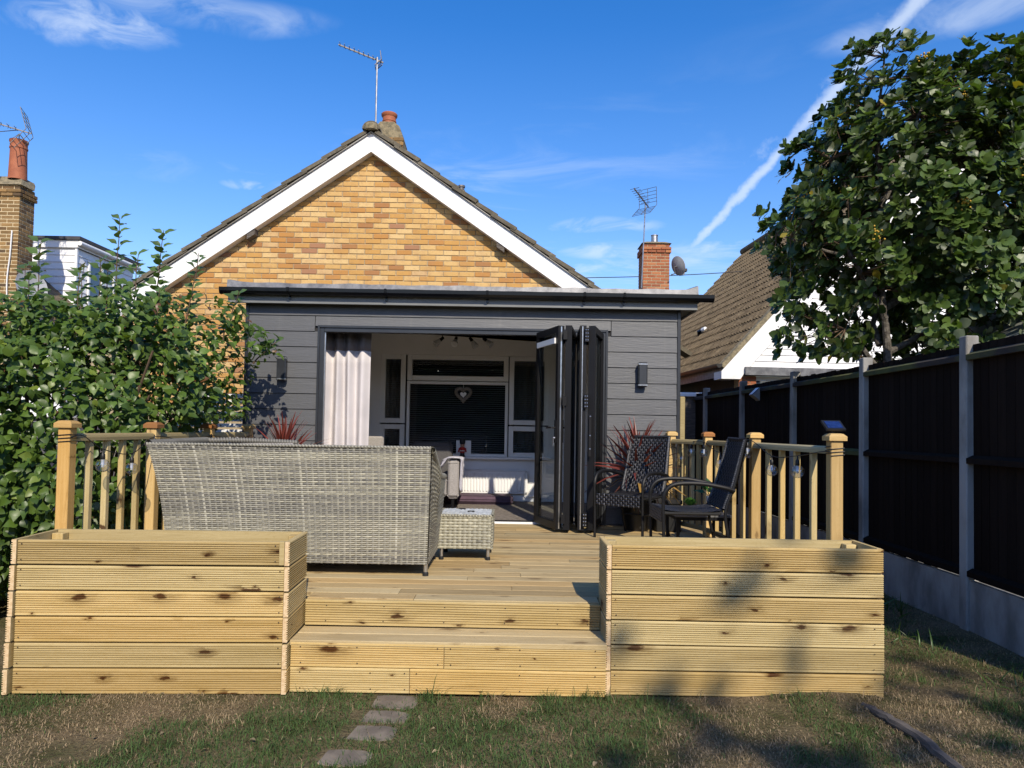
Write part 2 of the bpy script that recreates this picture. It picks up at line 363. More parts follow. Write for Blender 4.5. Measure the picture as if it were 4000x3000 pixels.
MT['concrete'] = mk('grey_concrete', (.36, .345, .315, 1), (.17, .16, .14, 1), 3.2, .95, bump=.6, bscale=70, rand=.1, stretch=(1, 1, .5), detail=8, lo=.3, hi=.62)
MT['terracotta'] = mk('terracotta', (.36, .12, .055, 1), (.29, .09, .042, 1), 7, .75, bump=.2)
MT['flaunch'] = mk('lichened_mortar', (.26, .215, .13, 1), (.14, .12, .075, 1), 16, .95, bump=.8, bscale=40, bdist=.01)
MT['steel'] = mk('galvanised_steel', (.42, .42, .42, 1), (.3, .3, .3, 1), 12, .4, .8)
MT['aerial'] = mk('dull_aerial_metal', (.16, .15, .145, 1), (.10, .095, .09, 1), 12, .5, .5)
MT['dish'] = mk('grey_dish', (.34, .345, .35, 1), (.28, .285, .29, 1), 6, .5)
MT['curtain'] = mk('pale_curtain', (.58, .545, .54, 1), (.52, .49, .49, 1), 3, .9)
MT['curtaindark'] = mk('grey_curtain_band', (.14, .135, .15, 1), (.12, .115, .13, 1), 6, .9)
MT['greyfabric'] = mk('grey_tweed', (.34, .315, .295, 1), (.25, .235, .22, 1), 90, .95, bump=.4, bscale=200)
MT['charfabric'] = mk('charcoal_fabric', (.09, .085, .085, 1), (.07, .067, .067, 1), 60, .95, bump=.3, bscale=200)
MT['whitefabric'] = mk('white_throw', (.52, .51, .56, 1), (.40, .39, .45, 1), 25, .95, bump=.3)
MT['purple'] = mk('purple_cushion', (.095, .058, .085, 1), (.075, .046, .068, 1), 12, .9)
MT['rug'] = mk('taupe_rug', (.30, .255, .215, 1), (.20, .17, .14, 1), 26, 1., bump=1., bscale=90, bdist=.03)
MT['radiator'] = mk('radiator_enamel', (.78, .78, .77, 1), (.76, .76, .75, 1), 2, .3)
MT['slat'] = mk('blind_slat', (.30, .31, .33, 1), (.27, .28, .30, 1), 3, .5)
MT['heart'] = mk('wicker_heart', (.24, .215, .19, 1), (.16, .145, .13, 1), 40, .9, bump=.6)
MT['blackpot'] = mk('black_plastic_pot', (.012, .012, .012, 1), (.008, .008, .008, 1), 5, .45)
MT['stonepot'] = mk('grey_stone_pot', (.45, .43, .40, 1), (.33, .31, .29, 1), 30, .9, bump=.4)
MT['tabletop'] = mk('grey_table_top', (.14, .14, .14, 1), (.115, .115, .115, 1), 5, .4)
MT['solar'] = mk('solar_cell', (.015, .03, .12, 1), (.01, .02, .08, 1), 30, .12)
MT['cable'] = mk('black_cable', (.008, .008, .008, 1), (.006, .006, .006, 1), 5, .5)
MT['redcoat'] = mk('red_paint', (.42, .015, .012, 1), (.36, .012, .01, 1), 5, .4)
MT['skinpaint'] = mk('pink_paint', (.55, .30, .20, 1), (.5, .27, .18, 1), 5, .4)
MT['goldpaint'] = mk('gold_paint', (.6, .4, .08, 1), (.5, .33, .06, 1), 5, .35)
MT['bark'] = mk('grey_bark', (.14, .125, .105, 1), (.055, .047, .038, 1), 22, .95, bump=.8, bscale=40, bdist=.02)
MT['stem'] = mk('brown_stem', (.11, .065, .035, 1), (.07, .045, .025, 1), 20, .8)
MT['berry'] = mk('yellow_berries', (.50, .27, .02, 1), (.42, .30, .03, 1), 60, .5)
MT['flagstone'] = mk('worn_paving', (.20, .165, .122, 1), (.125, .102, .076, 1), 9, .95, bump=.5, bscale=50)
MT['timber_grey'] = mk('weathered_timber', (.135, .115, .095, 1), (.075, .065, .055, 1), 10, .95, stretch=(1, 1, 8), bump=.6, bscale=40)
MT['wire'] = mk('overhead_wire', (.03, .03, .035, 1), None, 5, .6)
MT['shedroof'] = mk('green_grey_felt', (.20, .215, .19, 1), (.15, .165, .145, 1), 12, .95, bump=.4)
def glass(name, tint=(1, 1, 1, 1), f0=.05, rough=.0, gz=.8):
    s = NT(name); s.N.remove(s.b); tr = s.n('BsdfTransparent'); gl = s.n('BsdfGlossy'); gl.inputs['Roughness'].default_value = rough; tr.inputs[0].default_value = tint
    lw = s.n('LayerWeight'); lw.inputs[0].default_value = .5; fac = s.mt('MULTIPLY_ADD', s.mt('POWER', lw.outputs['Facing'], 4.), gz, f0); m = s.n('MixShader'); s.L.new(fac, m.inputs[0])
    s.L.new(tr.outputs[0], m.inputs[1]); s.L.new(gl.outputs[0], m.inputs[2]); s.L.new(m.outputs[0], s.out.inputs[0]); return s.m
MT['glass'] = glass('door_glass', (.90, .93, .92, 1), .04, gz=.45)
MT['winglass'] = glass('window_glass', (.82, .85, .85, 1), .06)
MT['bulbglass'] = glass('bulb_glass', (.86, .88, .90, 1), .20, gz=.75)
def cladmat():
    s = NT('grey_fibre_cladding'); co = s.n('NewGeometry').outputs['Position']; rr = s.rnd()
    g = s.noise(s.mapping(co, (2.2, 2, 26)), 1.6, 5, .6, 1.4); big = s.noise(co, .8, 2)
    c = s.mix(g, (.070, .073, .079, 1), (.100, .103, .108, 1)); c = s.mix(s.mt('MULTIPLY', s.mr(s.noise(s.mapping(co, (9, 1, .35)), 1., 6, .7), .52, .75), .35), c, (.135, .135, .13, 1)); hs = s.n('HueSaturation'); s.put(hs.inputs['Value'], s.mt('MULTIPLY_ADD', rr, .12, .94)); s.L.new(c, hs.inputs['Color'])
    s.set(base=hs.outputs[0], rough=.5, spec=.45); s.bump(g, .55, .006); return s.m
MT['clad'] = cladmat()
def whiteclad():
    s = NT('white_weatherboard'); co = s.n('NewGeometry').outputs['Position']
    c = s.mix(s.mr(s.noise(s.mapping(co, (2, 2, 7)), 2.5, 5, .65), .55, .8), (.80, .80, .80, 1), (.62, .62, .60, 1)); s.set(base=c, rough=.55); return s.m
MT['whiteclad'] = whiteclad()
def fencemat():
    s = NT('dark_stained_fence'); co = s.n('NewGeometry').outputs['Position']; rr = s.rnd()
    g = s.noise(s.mapping(co, (20, 20, 1.4)), 2., 5, .6, .4)
    c = s.mix(g, (.010, .0062, .0046, 1), (.022, .0145, .0105, 1)); hs = s.n('HueSaturation'); s.put(hs.inputs['Value'], s.mt('MULTIPLY_ADD', rr, .5, .75)); s.L.new(c, hs.inputs['Color'])
    s.set(base=hs.outputs[0], rough=.9, spec=.08); s.bump(g, .4, .004); return s.m
MT['fence'] = fencemat()
def mossrail():
    s = NT('mossy_rail'); co = s.n('NewGeometry').outputs['Position']
    n = s.noise(co, 5, 5, .65); c = s.mix(s.mr(s.noise(co, 1.7, 3), .42, .6), (.038, .028, .021, 1), s.mix(n, (.06, .05, .02, 1), (.10, .12, .025, 1)))
    s.set(base=c, rough=.95); s.bump(n, .6, .01); return s.m
MT['mossrail'] = mossrail()
def tilemat(name, a, b, lich):
    s = NT(name); co = s.n('NewGeometry').outputs['Position']; rr = s.rnd()
    n = s.noise(co, 7, 6, .75); c = s.mix(s.mr(n, .3, .7), a, b); c = s.mix(s.mt('MULTIPLY', s.mr(s.noise(co, 23, 4, .7), .58, .72), .75), c, lich)
    hs = s.n('HueSaturation'); s.put(hs.inputs['Value'], s.mt('MULTIPLY_ADD', rr, .3, .85)); s.L.new(c, hs.inputs['Color'])
    s.set(base=hs.outputs[0], rough=.92, spec=.2); s.bump(s.noise(co, 60, 5, .7), .5, .006); return s.m
MT['rooftile'] = tilemat('grey_brown_tile', (.085, .075, .055, 1), (.15, .13, .095, 1), (.26, .24, .17, 1))
MT['browntile'] = tilemat('brown_pantile', (.075, .055, .033, 1), (.19, .145, .088, 1), (.30, .26, .16, 1))
def colmat(name, rough=.7, trans=0., spec=.4, hue=.0, bump=0.):
    s = NT(name); a = s.n('Attribute', attribute_name='Col'); rr = s.rnd(); co = s.n('NewGeometry').outputs['Position']
    hs = s.n('HueSaturation'); s.put(hs.inputs['Value'], s.mt('MULTIPLY_ADD', s.noise(co, 9, 3), .5, .75)); s.L.new(a.outputs['Color'], hs.inputs['Color'])
    s.set(base=hs.outputs[0], rough=rough, spec=spec)
    if trans:
        t = s.n('BsdfTranslucent'); s.L.new(s.mix(1., hs.outputs[0], (1.25, 1.35, .55, 1), 'MULTIPLY'), t.inputs[0]); m = s.n('MixShader'); m.inputs[0].default_value = trans
        s.L.new(s.b.outputs[0], m.inputs[1]); s.L.new(t.outputs[0], m.inputs[2]); s.L.new(m.outputs[0], s.out.inputs[0])
    if bump: s.bump(s.noise(co, 150, 3), bump, .003)
    return s.m
MT['leaf'] = colmat('foliage', .42, .28, .5)
MT['grass'] = colmat('grass_blades', .7, .2, .25)
MT['wicker'] = colmat('grey_wicker', .5, 0., .4, bump=.2)
MT['blackwicker'] = colmat('black_wicker', .42, 0., .4)
MT['chairframe'] = mk('black_chair_frame', (.006, .006, .007, 1), (.005, .005, .005, 1), 5, .55, spec=.35)
def lawnmat():
    s = NT('lawn_soil'); co = s.n('NewGeometry').outputs['Position']
    n = s.noise(co, 2.2, 5, .6); c = s.ramp(n, [(.34, (.08, .085, .03, 1)), (.47, (.17, .14, .07, 1)), (.62, (.24, .18, .10, 1))])
    c = s.mix(s.mr(s.noise(co, 60, 4, .7), .45, .7), c, (.085, .062, .038, 1)); s.set(base=c, rough=1., spec=.1); s.bump(s.noise(co, 45, 6, .7), 1., .03); return s.m
MT['lawn'] = lawnmat()

# ================================================================ ground
def gh(x, y):
    x = np.asarray(x, float); y = np.asarray(y, float)
    w_ = np.exp(-np.maximum(0, np.abs(x)-4)**2)*np.exp(-np.maximum(0, np.abs(y-5)-4)**2)
    return w_*(.007*np.sin(x*2.1+y*1.3)+.005*np.sin(x*5.3-y*3.1)-.008+.055*np.exp(-((x-1.95)/.38)**2-((y-4.22)/.20)**2)+.05*np.exp(-((x-3.6)/.5)**2)*(y > 3))
gx = np.concatenate([[-150, -60, -20, -8], np.linspace(-5, 5, 101), [8, 20, 60, 150]]); gy = np.concatenate([[-60, -20, -6, 0], np.linspace(2, 10, 81), [14, 20, 60, 400]])
GX, GY = np.meshgrid(gx, gy); gv = np.stack([GX.ravel(), GY.ravel(), gh(GX.ravel(), GY.ravel())], 1); nx_ = len(gx); ii = (np.arange(len(gy)-1)[:, None]*nx_+np.arange(nx_-1)[None]).ravel()
me = fast_mesh('lawn', gv, np.stack([ii, ii+1, ii+nx_+1, ii+nx_], 1), None, True); me.materials.append(MT['lawn']); o = bpy.data.objects.new('lawn', me); link(o); o['kind'] = 'structure'

# ================================================================ timber pieces
BC = {}
def board_mesh(L, wd, th, grooves=0, c=.004):
    """length on X, thickness on Y (face at -Y), width on Z, centred"""
    key = (round(L, 3), round(wd, 3), round(th, 3), grooves)
    if key in BC: return BC[key]
    h = wd/2; t = th/2
    P = [(t, -h), (t, h), (-t+c, h), (-t, h-c)]
    if grooves:
        m = .012; step = (wd-2*m)/grooves; z = h-m
        for i in range(grooves):
            z0 = h-m-i*step; P += [(-t, z0-step*.16), (-t+.008, z0-step*.30), (-t+.008, z0-step*.62), (-t, z0-step*.76)]
    P += [(-t, -h+c), (-t+c, -h)]
    n = len(P); v = [(-L/2, y, z) for y, z in P]+[(L/2, y, z) for y, z in P]
    f = [tuple(range(n)), tuple(range(2*n-1, n-1, -1))]+[((i+1) % n, i, n+i, n+(i+1) % n) for i in range(n)]
    me = mesh_from('board', v, f); me.polygons[0].material_index = 1; me.polygons[1].material_index = 1; BC[key] = me; return me
def board(name, parent, c, L, wd=.145, th=.028, rot=(0, 0, 0), grooves=9, mat='deckwood', jit=.0015):
    me = board_mesh(L, wd, th, grooves)
    if not me.materials: me.materials.append(MT[mat]); me.materials.append(MT['endgrain'])
    r = tuple(a+random.uniform(-1, 1)*jit for a in rot)
    return put(name, me, MT[mat], parent, c, r)
def screws(parent, pts, nrm=(0, -1, 0), r=.0042):
    mb = MB(); nrm = Vector(nrm); u = Vector((0, 0, 1)); s_ = nrm.cross(u)
    for p in pts:
        p = Vector(p)+nrm*.0012; mb.add([p+r*(math.cos(a)*s_+math.sin(a)*u) for a in [k*math.pi/4 for k in range(8)]], [tuple(range(8))])
    o = mb.build('screw_heads', MT['screw'], parent); o['kind'] = 'stuff'; return o

# ================================================================ planters
def planter(loc, rz, L, Dp, label, inner):
    t = thing('timber_planter', label, 'planter', loc, rz, local=True); pit = .1468; sc_pts = []
    for k in range(6):
        z = pit*k+.072; dz = random.uniform(-.0015, .0015); trim = .03 if (inner == 'R' and k == 5) else 0.
        fx0, fx1 = (.033, L-.033-trim) if inner == 'R' else (.033, L+random.uniform(-.004, .004))
        board('front_board', t, ((fx0+fx1)/2, .014+random.uniform(-.002, .002), z+dz), fx1-fx0, random.choice((.1365, .1385, .1400)))
        for xx in (.055, L-.055-trim): sc_pts += [(xx, 0, z+.045), (xx+random.uniform(-.006, .006), 0, z-.045)]
        for xs, nm in ((.014, -1), (L-.014, 1)):
            splay = (5-k)*.004 if (inner == 'R' and nm == -1) else 0.
            if nm == (1 if inner == 'R' else -1) and k < 2 and False: continue
            beh = .034 if (inner == 'L' and nm == 1) else 0.
            board('side_board', t, (xs-splay, Dp/2-.006+beh/2+random.uniform(-.003, .003), z+dz+random.uniform(-.003, .003)), Dp+.004-beh, .1385, rot=(0, 0, -nm*-math.pi/2 if nm == 1 else -math.pi/2))
        board('back_board', t, (L/2, Dp-.016, z), L-.062, .1415, rot=(0, 0, math.pi))
    if inner == 'R':
        board('filler_strip', t, (L-.048, .015, 5*pit+.072), .028, .138, .03, grooves=0)
    for (x, y) in ((.066, .064), (L-.066, .064), (.066, Dp-.066), (L-.066, Dp-.066)):
        put('corner_post', POST, MT['deckwood'], t, (x, y, .0), (0, -math.pi/2, 0))
    MB().box(.034, L-.034, .034, Dp-.034, .0, .42).build('soil', MT['soil'], t)
    MB().box(.033, L-.033, .0305, .0325, .0, .80).box(.0295, .0315, .033, Dp-.034, .0, .80).box(L-.0315, L-.0295, .033, Dp-.034, .0, .80).box(.033, L-.033, Dp-.0335, Dp-.0315, .0, .80).build('gap_backing', MT['rubber'], t)  # black sheets added behind the boards so the gaps look deep in shade
    screws(t, sc_pts)
    return t
pm = MB(); pm.cbox(0, .862, -.033, .033, -.033, .033, .003); POST = mesh_from('post', pm.v, pm.f)
planter((-2.845, 4.085, 0), R(2.5), 1.572, .42, 'slatted pine planter box below the sofa, standing left of the steps', 'R')
planter((.575, 4.225, 0), 0, 1.64, .365, 'slatted pine planter box below the black chairs, dappled with leaf shade', 'L')

# ================================================================ deck with steps
deck = thing('timber_deck', 'raised pine deck with two steps between the planter boxes', 'deck', (-.35, 6.3, 0))
DZ = .47
y = 4.519; k = 0
while y < 8.19:
    wd = min(.145, 8.215-y); yc = y+wd/2
    x0, x1 = (-1.272, .572) if k == 0 else (-3.0, 2.24)
    cut = {0: [-.60], 1: [-.72], 2: [.02], 3: [-1.9, .9], 4: [-.3]}.get(k, [random.uniform(-1.6, 1.4)])
    xs = [x0]+[c for c in cut if x0 < c < x1]+[x1]
    for a, b in zip(xs[:-1], xs[1:]):
        put('deck_board', board_mesh(b-a-.003, wd-.0025, .028, 0, .003), MT['deckfloor'], deck, ((a+b)/2, yc, DZ-.014+random.uniform(-.0012, .0012)), (-math.pi/2, 0, 0))
    y += .1488; k += 1
board('riser_board', deck, (-.35, 4.503, .384), 1.846, .158, .028)
board('tread_board', deck, (-.347, 4.415, .288), 1.85, .146, .028, rot=(-math.pi/2, 0, 0), grooves=0, mat='deckfloor')
board('tread_board', deck, (-.347, 4.2615, .288), 1.85, .150, .028, rot=(-math.pi/2, 0, 0), grooves=0, mat='deckfloor')
for (a, b, z) in ((-1.268, -.372, .2195), (-.372, .574, .2195), (-1.268, -.57, .0735), (-.57, .574, .0735)):
    board('step_board', deck, ((a+b)/2, 4.200-.0, z), b-a-.004, .1425)
MB().box(-1.262, .566, 4.217, 4.512, .01, .272).box(-1.262, .566, 4.52, 4.64, .02, .44).build('step_frame', MT['dark'], deck)
board('edge_board', deck, (2.232, 6.45, .382), 3.4, .145, .024, rot=(0, 0, math.pi/2), grooves=0)
board('edge_board', deck, (-2.99, 6.45, .382), 3.4, .145, .024, rot=(0, 0, -math.pi/2), grooves=0)
MB().box(-2.95, 2.19, 4.66, 8.2, .02, .44).build('joist_frame', MT['dark'], deck)
pts = []
for xx in (-1.14, -.78, -.40, -.02, .31, .50): pts += [(xx, 4.489, .43), (xx-.004, 4.489, .336)]
for z in (.2195, .0735):
    for xx in (-1.21, -.88 if z > .1 else -.80, -.41 if z > .1 else -.6, -.335 if z > .1 else -.53, .07, .51): pts += [(xx, 4.186, z+.046), (xx+.003, 4.186, z-.046)]
screws(deck, pts)

# ================================================================ balustrades
BAL = MB(); BAL.cbox(0, .86, -.02, .02, -.02, .02, .003); BAL = mesh_from('baluster', BAL.v, BAL.f)
NEW = MB(); NEW.cbox(0, 1.045, -.04, .04, -.04, .04, .005); NEW = mesh_from('newel', NEW.v, NEW.f)
def capmesh():
    m = MB(); a, b = .058, .040
    prof = [(a, 0), (a, .028), (b, .045), (b-.012, .048)]
    v = []; f = []
    for (r, z) in prof:
        v += [(-r, -r, z), (r, -r, z), (r, r, z), (-r, r, z)]
    for i in range(3):
        for k in range(4): f.append((i*4+k, i*4+(k+1) % 4, i*4+4+(k+1) % 4, i*4+4+k))
    f += [(3, 2, 1, 0), (12, 13, 14, 15)]
    # grain along local X
    return mesh_from('cap', v, f)
CAP = capmesh()
def balustrade(posts, label, rusts, tall):
    t = thing('deck_balustrade', label, 'balustrade', (posts[0][0], posts[0][1], DZ))
    for i, (x, y) in enumerate(posts):
        p = put('newel_post', NEW, MT['newel'], t, (x, y, DZ), (0, -math.pi/2, random.uniform(-.02, .02)))
        c = bpy.data.objects.new('post_cap', CAP); c.parent = p; col.objects.link(c)
        if not CAP.materials: CAP.materials.append(MT['newel'])
        c.location = (1.043, 0, 0); c.rotation_euler = (0, math.pi/2, 0)
        if i in rusts: c.material_slots[0].link = 'OBJECT'; c.material_slots[0].material = MT['rustcap']
    for (a, b) in zip(posts[:-1], posts[1:]):
        A, B = Vector((*a, 0)), Vector((*b, 0)); d = (B-A); L = d.length; d.normalize(); n = Vector((-d.y, d.x, 0)); ang = math.atan2(d.y, d.x)
        # handrail: rounded bread-loaf section
        sec = [(-.034, 0), (-.034, .022), (-.027, .04), (-.012, .05), (.012, .05), (.027, .04), (.034, .022), (.034, 0)]
        l2 = L/2-.038; v = [(-l2, u, z) for u, z in sec]+[(l2, u, z) for u, z in sec]; q = len(sec)
        me = mesh_from('rail', v, [tuple(range(q-1, -1, -1)), tuple(range(q, 2*q))]+[(i, (i+1) % q, q+(i+1) % q, q+i) for i in range(q)])
        mid = (A+B)/2
        put('handrail', me, MT['railwood'], t, (mid.x, mid.y, DZ+.955), (0, 0, ang))
        put('bottom_rail', board_mesh(2*l2, .045, .05, 0), MT['railwood'], t, (mid.x, mid.y, DZ+.075), (0, 0, ang))
        for k in range(4):
            p = A+d*(.04+(L-.08)*(k+1)/5)
            put('baluster', BAL, MT['deckwood'], t, (p.x, p.y, DZ+.096), (0, -math.pi/2, ang+random.uniform(-.03, .03)))
    return t
balustrade([(-2.935, 4.70), (-2.92, 5.80), (-2.915, 6.85), (-2.91, 7.86)], 'pine balustrade of square posts in front of the leafy shrub', (1, 2), 0)
balustrade([(2.137, 4.70), (2.124, 6.20), (2.06, 7.45), (1.825, 8.10)], 'pine balustrade of square posts in front of the dark fence', (2,), 0)

# ================================================================ rear extension
ext = thing('rear_extension', 'flat-roofed extension clad in dark grey boards with folded glass doors', 'extension', (-.58, 8.2, 0))
XL, XR, YW = -3.10, 1.937, 8.2
ox0, ox1, oz1 = -2.245, 1.085, 2.706          # door opening
def clad(x0, x1, z0, z1):
    v = [(x0, -.020, z0), (x0, -.008, z1), (x0, .006, z1), (x0, .006, z0), (x1, -.020, z0), (x1, -.008, z1), (x1, .006, z1), (x1, .006, z0)]
    f = [(3, 2, 1, 0), (4, 5, 6, 7), (0, 1, 5, 4), (1, 2, 6, 5), (2, 3, 7, 6), (3, 0, 4, 7)]
    m = MB(); m.add([(a, YW+b, c) for a, b, c in v], [q[::-1] for q in f]); m.build('cladding_board', MT['clad'], ext)
zt = 2.827; pit = .1807
for k in range(-1, 14):
    z1 = zt-pit*k+.0; z0 = z1-pit+.005
    if z1 < .3: break
    if k == -1: clad(XL+.04, XR-.04, z0, 2.985)
    elif k == 0:
        clad(XL+.04, ox0-.052, z0, z1); clad(ox0-.044, ox1+.044, 2.712, z1); clad(ox1+.052, XR-.04, z0, z1)
    else:
        clad(XL+.04, ox0-.012, max(z0, .30), z1); clad(ox1+.012, XR-.04, max(z0, .30), z1)
for x in (XL, XR-.038):
    MB().cbox(x, x+.038, YW-.026, YW+.02, .3, 2.99, .003).build('corner_trim', MT['anth'], ext)
# structural wall behind the boards
MB().box(XL+.01, ox0, YW+.008, 8.36, 0, 3.02).build('wall', MT['dark'], ext)
MB().box(ox1, XR-.012, YW+.008, 8.36, 0, 3.02).build('wall', MT['dark'], ext)
MB().box(ox0, ox1, YW+.008, 8.36, oz1, 3.02).build('wall', MT['dark'], ext)
MB().box(XR-.15, XR-.01, 8.37, 10.04, 0, 3.02).build('wall', MT['clad'], ext)
MB().box(XL+.01, XL+.15, 8.37, 10.04, 0, 3.02).build('wall', MT['clad'], ext)
# roof, fascia, gutter
MB().box(XL-.16, XR+.18, 8.080, 10.047, 3.03, 3.13).build('roof', MT['roofdark'], ext)
MB().cbox(XL-.16, XR+.16, 8.055, 8.077, 2.945, 3.10, .003).build('fascia', MT['fascia'], ext)
MB().cbox(XR+.14, XR+.165, 8.079, 10.0, 2.945, 3.10, .003).build('fascia', MT['fascia'], ext)
MB().box(XL-.15, XR+.138, 8.079, 8.2, 2.962, 2.985).build('soffit', MT['fascia'], ext)
MB().box(XR, XR+.138, 8.2, 10.0, 2.962, 2.985).build('soffit', MT['fascia'], ext)
prof = [(.0, .0), (.0, -.045), (.012, -.066), (.035, -.076), (.062, -.076), (.085, -.066), (.098, -.04), (.100, 0), (.094, 0), (.088, -.035), (.075, -.058), (.05, -.068), (.02, -.058), (.008, -.03), (.006, 0)]
gut = MB(); gut.prism([(XL-.22, 8.053-a, 3.105+b) for a, b in prof], (XR+.32-XL+.22, 0, 0)); gt = gut.build('gutter', MT['gutter'], ext)
for x in (XL-.225, XR+.318): MB().prism([(x, 8.053-a*1.04, 3.106+b*1.04) for a, b in prof[:8]], (.008, 0, 0)).build('gutter_end_cap', MT['gutter'], ext)
for x in (-2.55, -1.45, -.30, .80, 1.25):
    bk = MB(); q = [(-.001, -.01), (.0, -.05), (.012, -.071), (.035, -.081), (.062, -.081), (.09, -.069), (.103, -.04), (.106, .004), (.096, .004)]
    for (a, b), (c, d) in zip(q[:-1], q[1:]): bk.bar((x, 8.053-a, 3.105+b), (x, 8.053-c, 3.105+d), .028, .006)
    bk.bar((x, 8.045, 3.03), (x, 8.045, 2.985), .02, .012).build('gutter_bracket', MT['gutter'], ext)
# lead-grey drip trim along the roof edge, a little uneven
tr = MB(); n = 46; vv = []
for i in range(n+1):
    x = XL-.16+(XR+.16-XL+.16)*i/n; wv = .006*math.sin(i*1.7)+.004*math.sin(i*.63); lift = .03*max(0, 1-i/1.2)+.045*max(0, (i-n+1.0)/1.0)
    vv.append([(x, 8.030, 3.098+wv*.3), (x, 8.010+wv, 3.118), (x, 8.025+wv, 3.172+wv+lift), (x, 8.115, 3.190+wv*.6+lift), (x, 8.4, 3.160), (x, 8.4, 3.131), (x, 8.085, 3.131)])
vs = [p for r in vv for p in r]; fs = [(i*7+k, i*7+(k+1) % 7, i*7+7+(k+1) % 7, i*7+7+k) for i in range(n) for k in range(7)]+[tuple(range(7)), tuple(range(n*7+6, n*7-1, -1))]
tr.add(vs, fs); tr.build('roof_edge_trim', MT['lead'], ext, smooth=True, ang=40)
# door frame
fr = MB(); fr.cbox(ox0, ox0+.062, 8.175, 8.27, .30, oz1, .003); fr.build('door_frame', MT['anth'], ext)
fr = MB(); fr.cbox(ox1-.062, ox1, 8.175, 8.27, .30, oz1, .003); fr.build('door_frame', MT['anth'], ext)
fr = MB(); fr.cbox(ox0+.0625, ox1-.0625, 8.175, 8.27, oz1-.062, oz1, .003); fr.build('door_frame', MT['anth'], ext)
for x in (ox0-.011, ox1-.013): MB().cbox(x, x+.024, 8.158, 8.1745, .30, oz1+.012, .002).build('frame_trim', MT['anth'], ext)
MB().cbox(ox0-.011+.0245, ox1-.0135, 8.158, 8.1745, oz1-.014, oz1+.012, .002).build('frame_trim', MT['anth'], ext)
MB().cbox(ox0+.063, ox1-.063, 8.18, 8.28, .30, .492, .004).build('door_track', MT['upvc'], ext)
MB().box(ox0+.063, ox1-.063, 8.20, 8.215, .4925, .502).box(ox0+.063, ox1-.063, 8.245, 8.26, .4925, .502).build('track_rail', MT['blackalu'], ext)
MB().box(ox0+.0625, ox0+.075, 8.20, 8.225, .503, 2.643).build('weather_seal', MT['alu'], ext)
# folded door leaves
def leaf(A, B, handle=0, strip=None, vent=False, hinges=()):
    A, B = Vector((*A, 0)), Vector((*B, 0)); d = (B-A); L = d.length; d.normalize(); nn = Vector((-d.y, d.x, 0)); z0, z1 = .505, 2.665; th = .034; sw = .062
    P = lambda a, b, z: A+d*a+nn*b+Vector((0, 0, z))
    def ob(m, a0, a1, b0, b1, c0, c1): m.obox(P((a0+a1)/2, (b0+b1)/2, (c0+c1)/2), d*(a1-a0)/2, nn*(b1-b0)/2, Vector((0, 0, (c1-c0)/2))); return m
    m = MB(); ob(m, 0, sw, -th, th, z0, z1); ob(m, L-sw, L, -th, th, z0, z1); ob(m, sw, L-sw, -th, th, z0, z0+.075); ob(m, sw, L-sw, -th, th, z1-.07, z1)
    for s_ in (-1, 1):   # glazing beads
        b0, b1 = sorted((s_*.014, s_*.026))
        ob(m, sw, sw+.014, b0, b1, z0+.075, z1-.07); ob(m, L-sw-.014, L-sw, b0, b1, z0+.075, z1-.07)
    f = m.build('bifold_door', MT['blackalu'], ext)
    ob(MB(), sw+.0005, L-sw-.0005, -.010, .010, z0+.0755, z1-.0705).build('pane', MT['glass'], f)
    if strip is not None:
        e = MB()
        for (a0, a1, b0, b1) in strip: ob(e, L+a0, L+a1, b0, b1, z0+.01, z1-.01)
        e.build('edge_strip', MT['alu'], f)
    if vent:
        ob(MB(), sw+.004, L-sw-.004, -th-.018, -th-.0005, z1-.185, z1-.125).build('trickle_vent', MT['upvc'], f)
    for (a, zc) in hinges:
        h = MB(); ob(h, a-.03, a+.03, -th-.018, -th-.0005, zc-.06, zc+.06); h.build('hinge', MT['blackalu'], f)
        s_ = MB()
        for k in range(4):
            for q in (-.017, .017): s_.ball(P(a+q, -th-.018, zc-.045+.03*k), .0075, 8, 4)
        s_.build('hinge_screws', MT['alu'], f)
    if handle:
        for s_ in (-1, 1):
            h = MB(); b0, b1 = sorted((s_*(th+.0005), s_*(th+.012))); ob(h, handle-.02, handle+.02, b0, b1, 1.42, 1.66)
            h.tube([P(handle, s_*(th+.01), 1.58), P(handle, s_*(th+.05), 1.58), P(handle-.13 if handle > .3 else handle+.13, s_*(th+.055), 1.575)], .009, 8); h.build('handle', MT['blackalu'], f)
        k = MB(); k.tube([P(handle, -th-.012, 1.47), P(handle, -th-.03, 1.47)], .012, 8); ob(k, handle-.016, handle+.016, -th-.034, -th-.03, 1.38, 1.47); k.build('key', MT['alu'], f)
    return f
leaf((.300, 8.150), (.512, 7.525), handle=.628, strip=[(.0005, .003, -.006, .008)], vent=True)
leaf((.690, 8.150), (.588, 7.495), strip=None)
leaf((.770, 8.150), (.742, 7.490), strip=[(.0005, .003, -.010, -.002)])
leaf((1.010, 8.150), (.836, 7.500), strip=None)
for zc in (.62, 1.86, 2.56): MB().cbox(.756, .800, 7.452, 7.474, zc-.075, zc+.075, .003).build('hinge', MT['blackalu'], ext)   # between the third and fourth leaf
hj = MB(); hj.cbox(.806, .838, 7.438, 7.462, 1.28, 1.72, .003)
hj.build('lock_plate', MT['blackalu'], ext)
hs_ = MB()
for zc in (.62, 1.86, 2.56):
    for k in range(4):
        for x in (.767, .789): hs_.ball((x, 7.451, zc-.055+.036*k), .008, 8, 4)
for zc in (1.36, 1.50, 1.70): hs_.ball((.822, 7.437, zc), .009, 8, 4)
hs_.build('hinge_screws', MT['alu'], ext)
for zc in (.62, 1.86, 2.56): MB().cbox(.530, .575, 7.470, 7.482, zc-.05, zc+.05, .002).build('hinge', MT['blackalu'], ext)

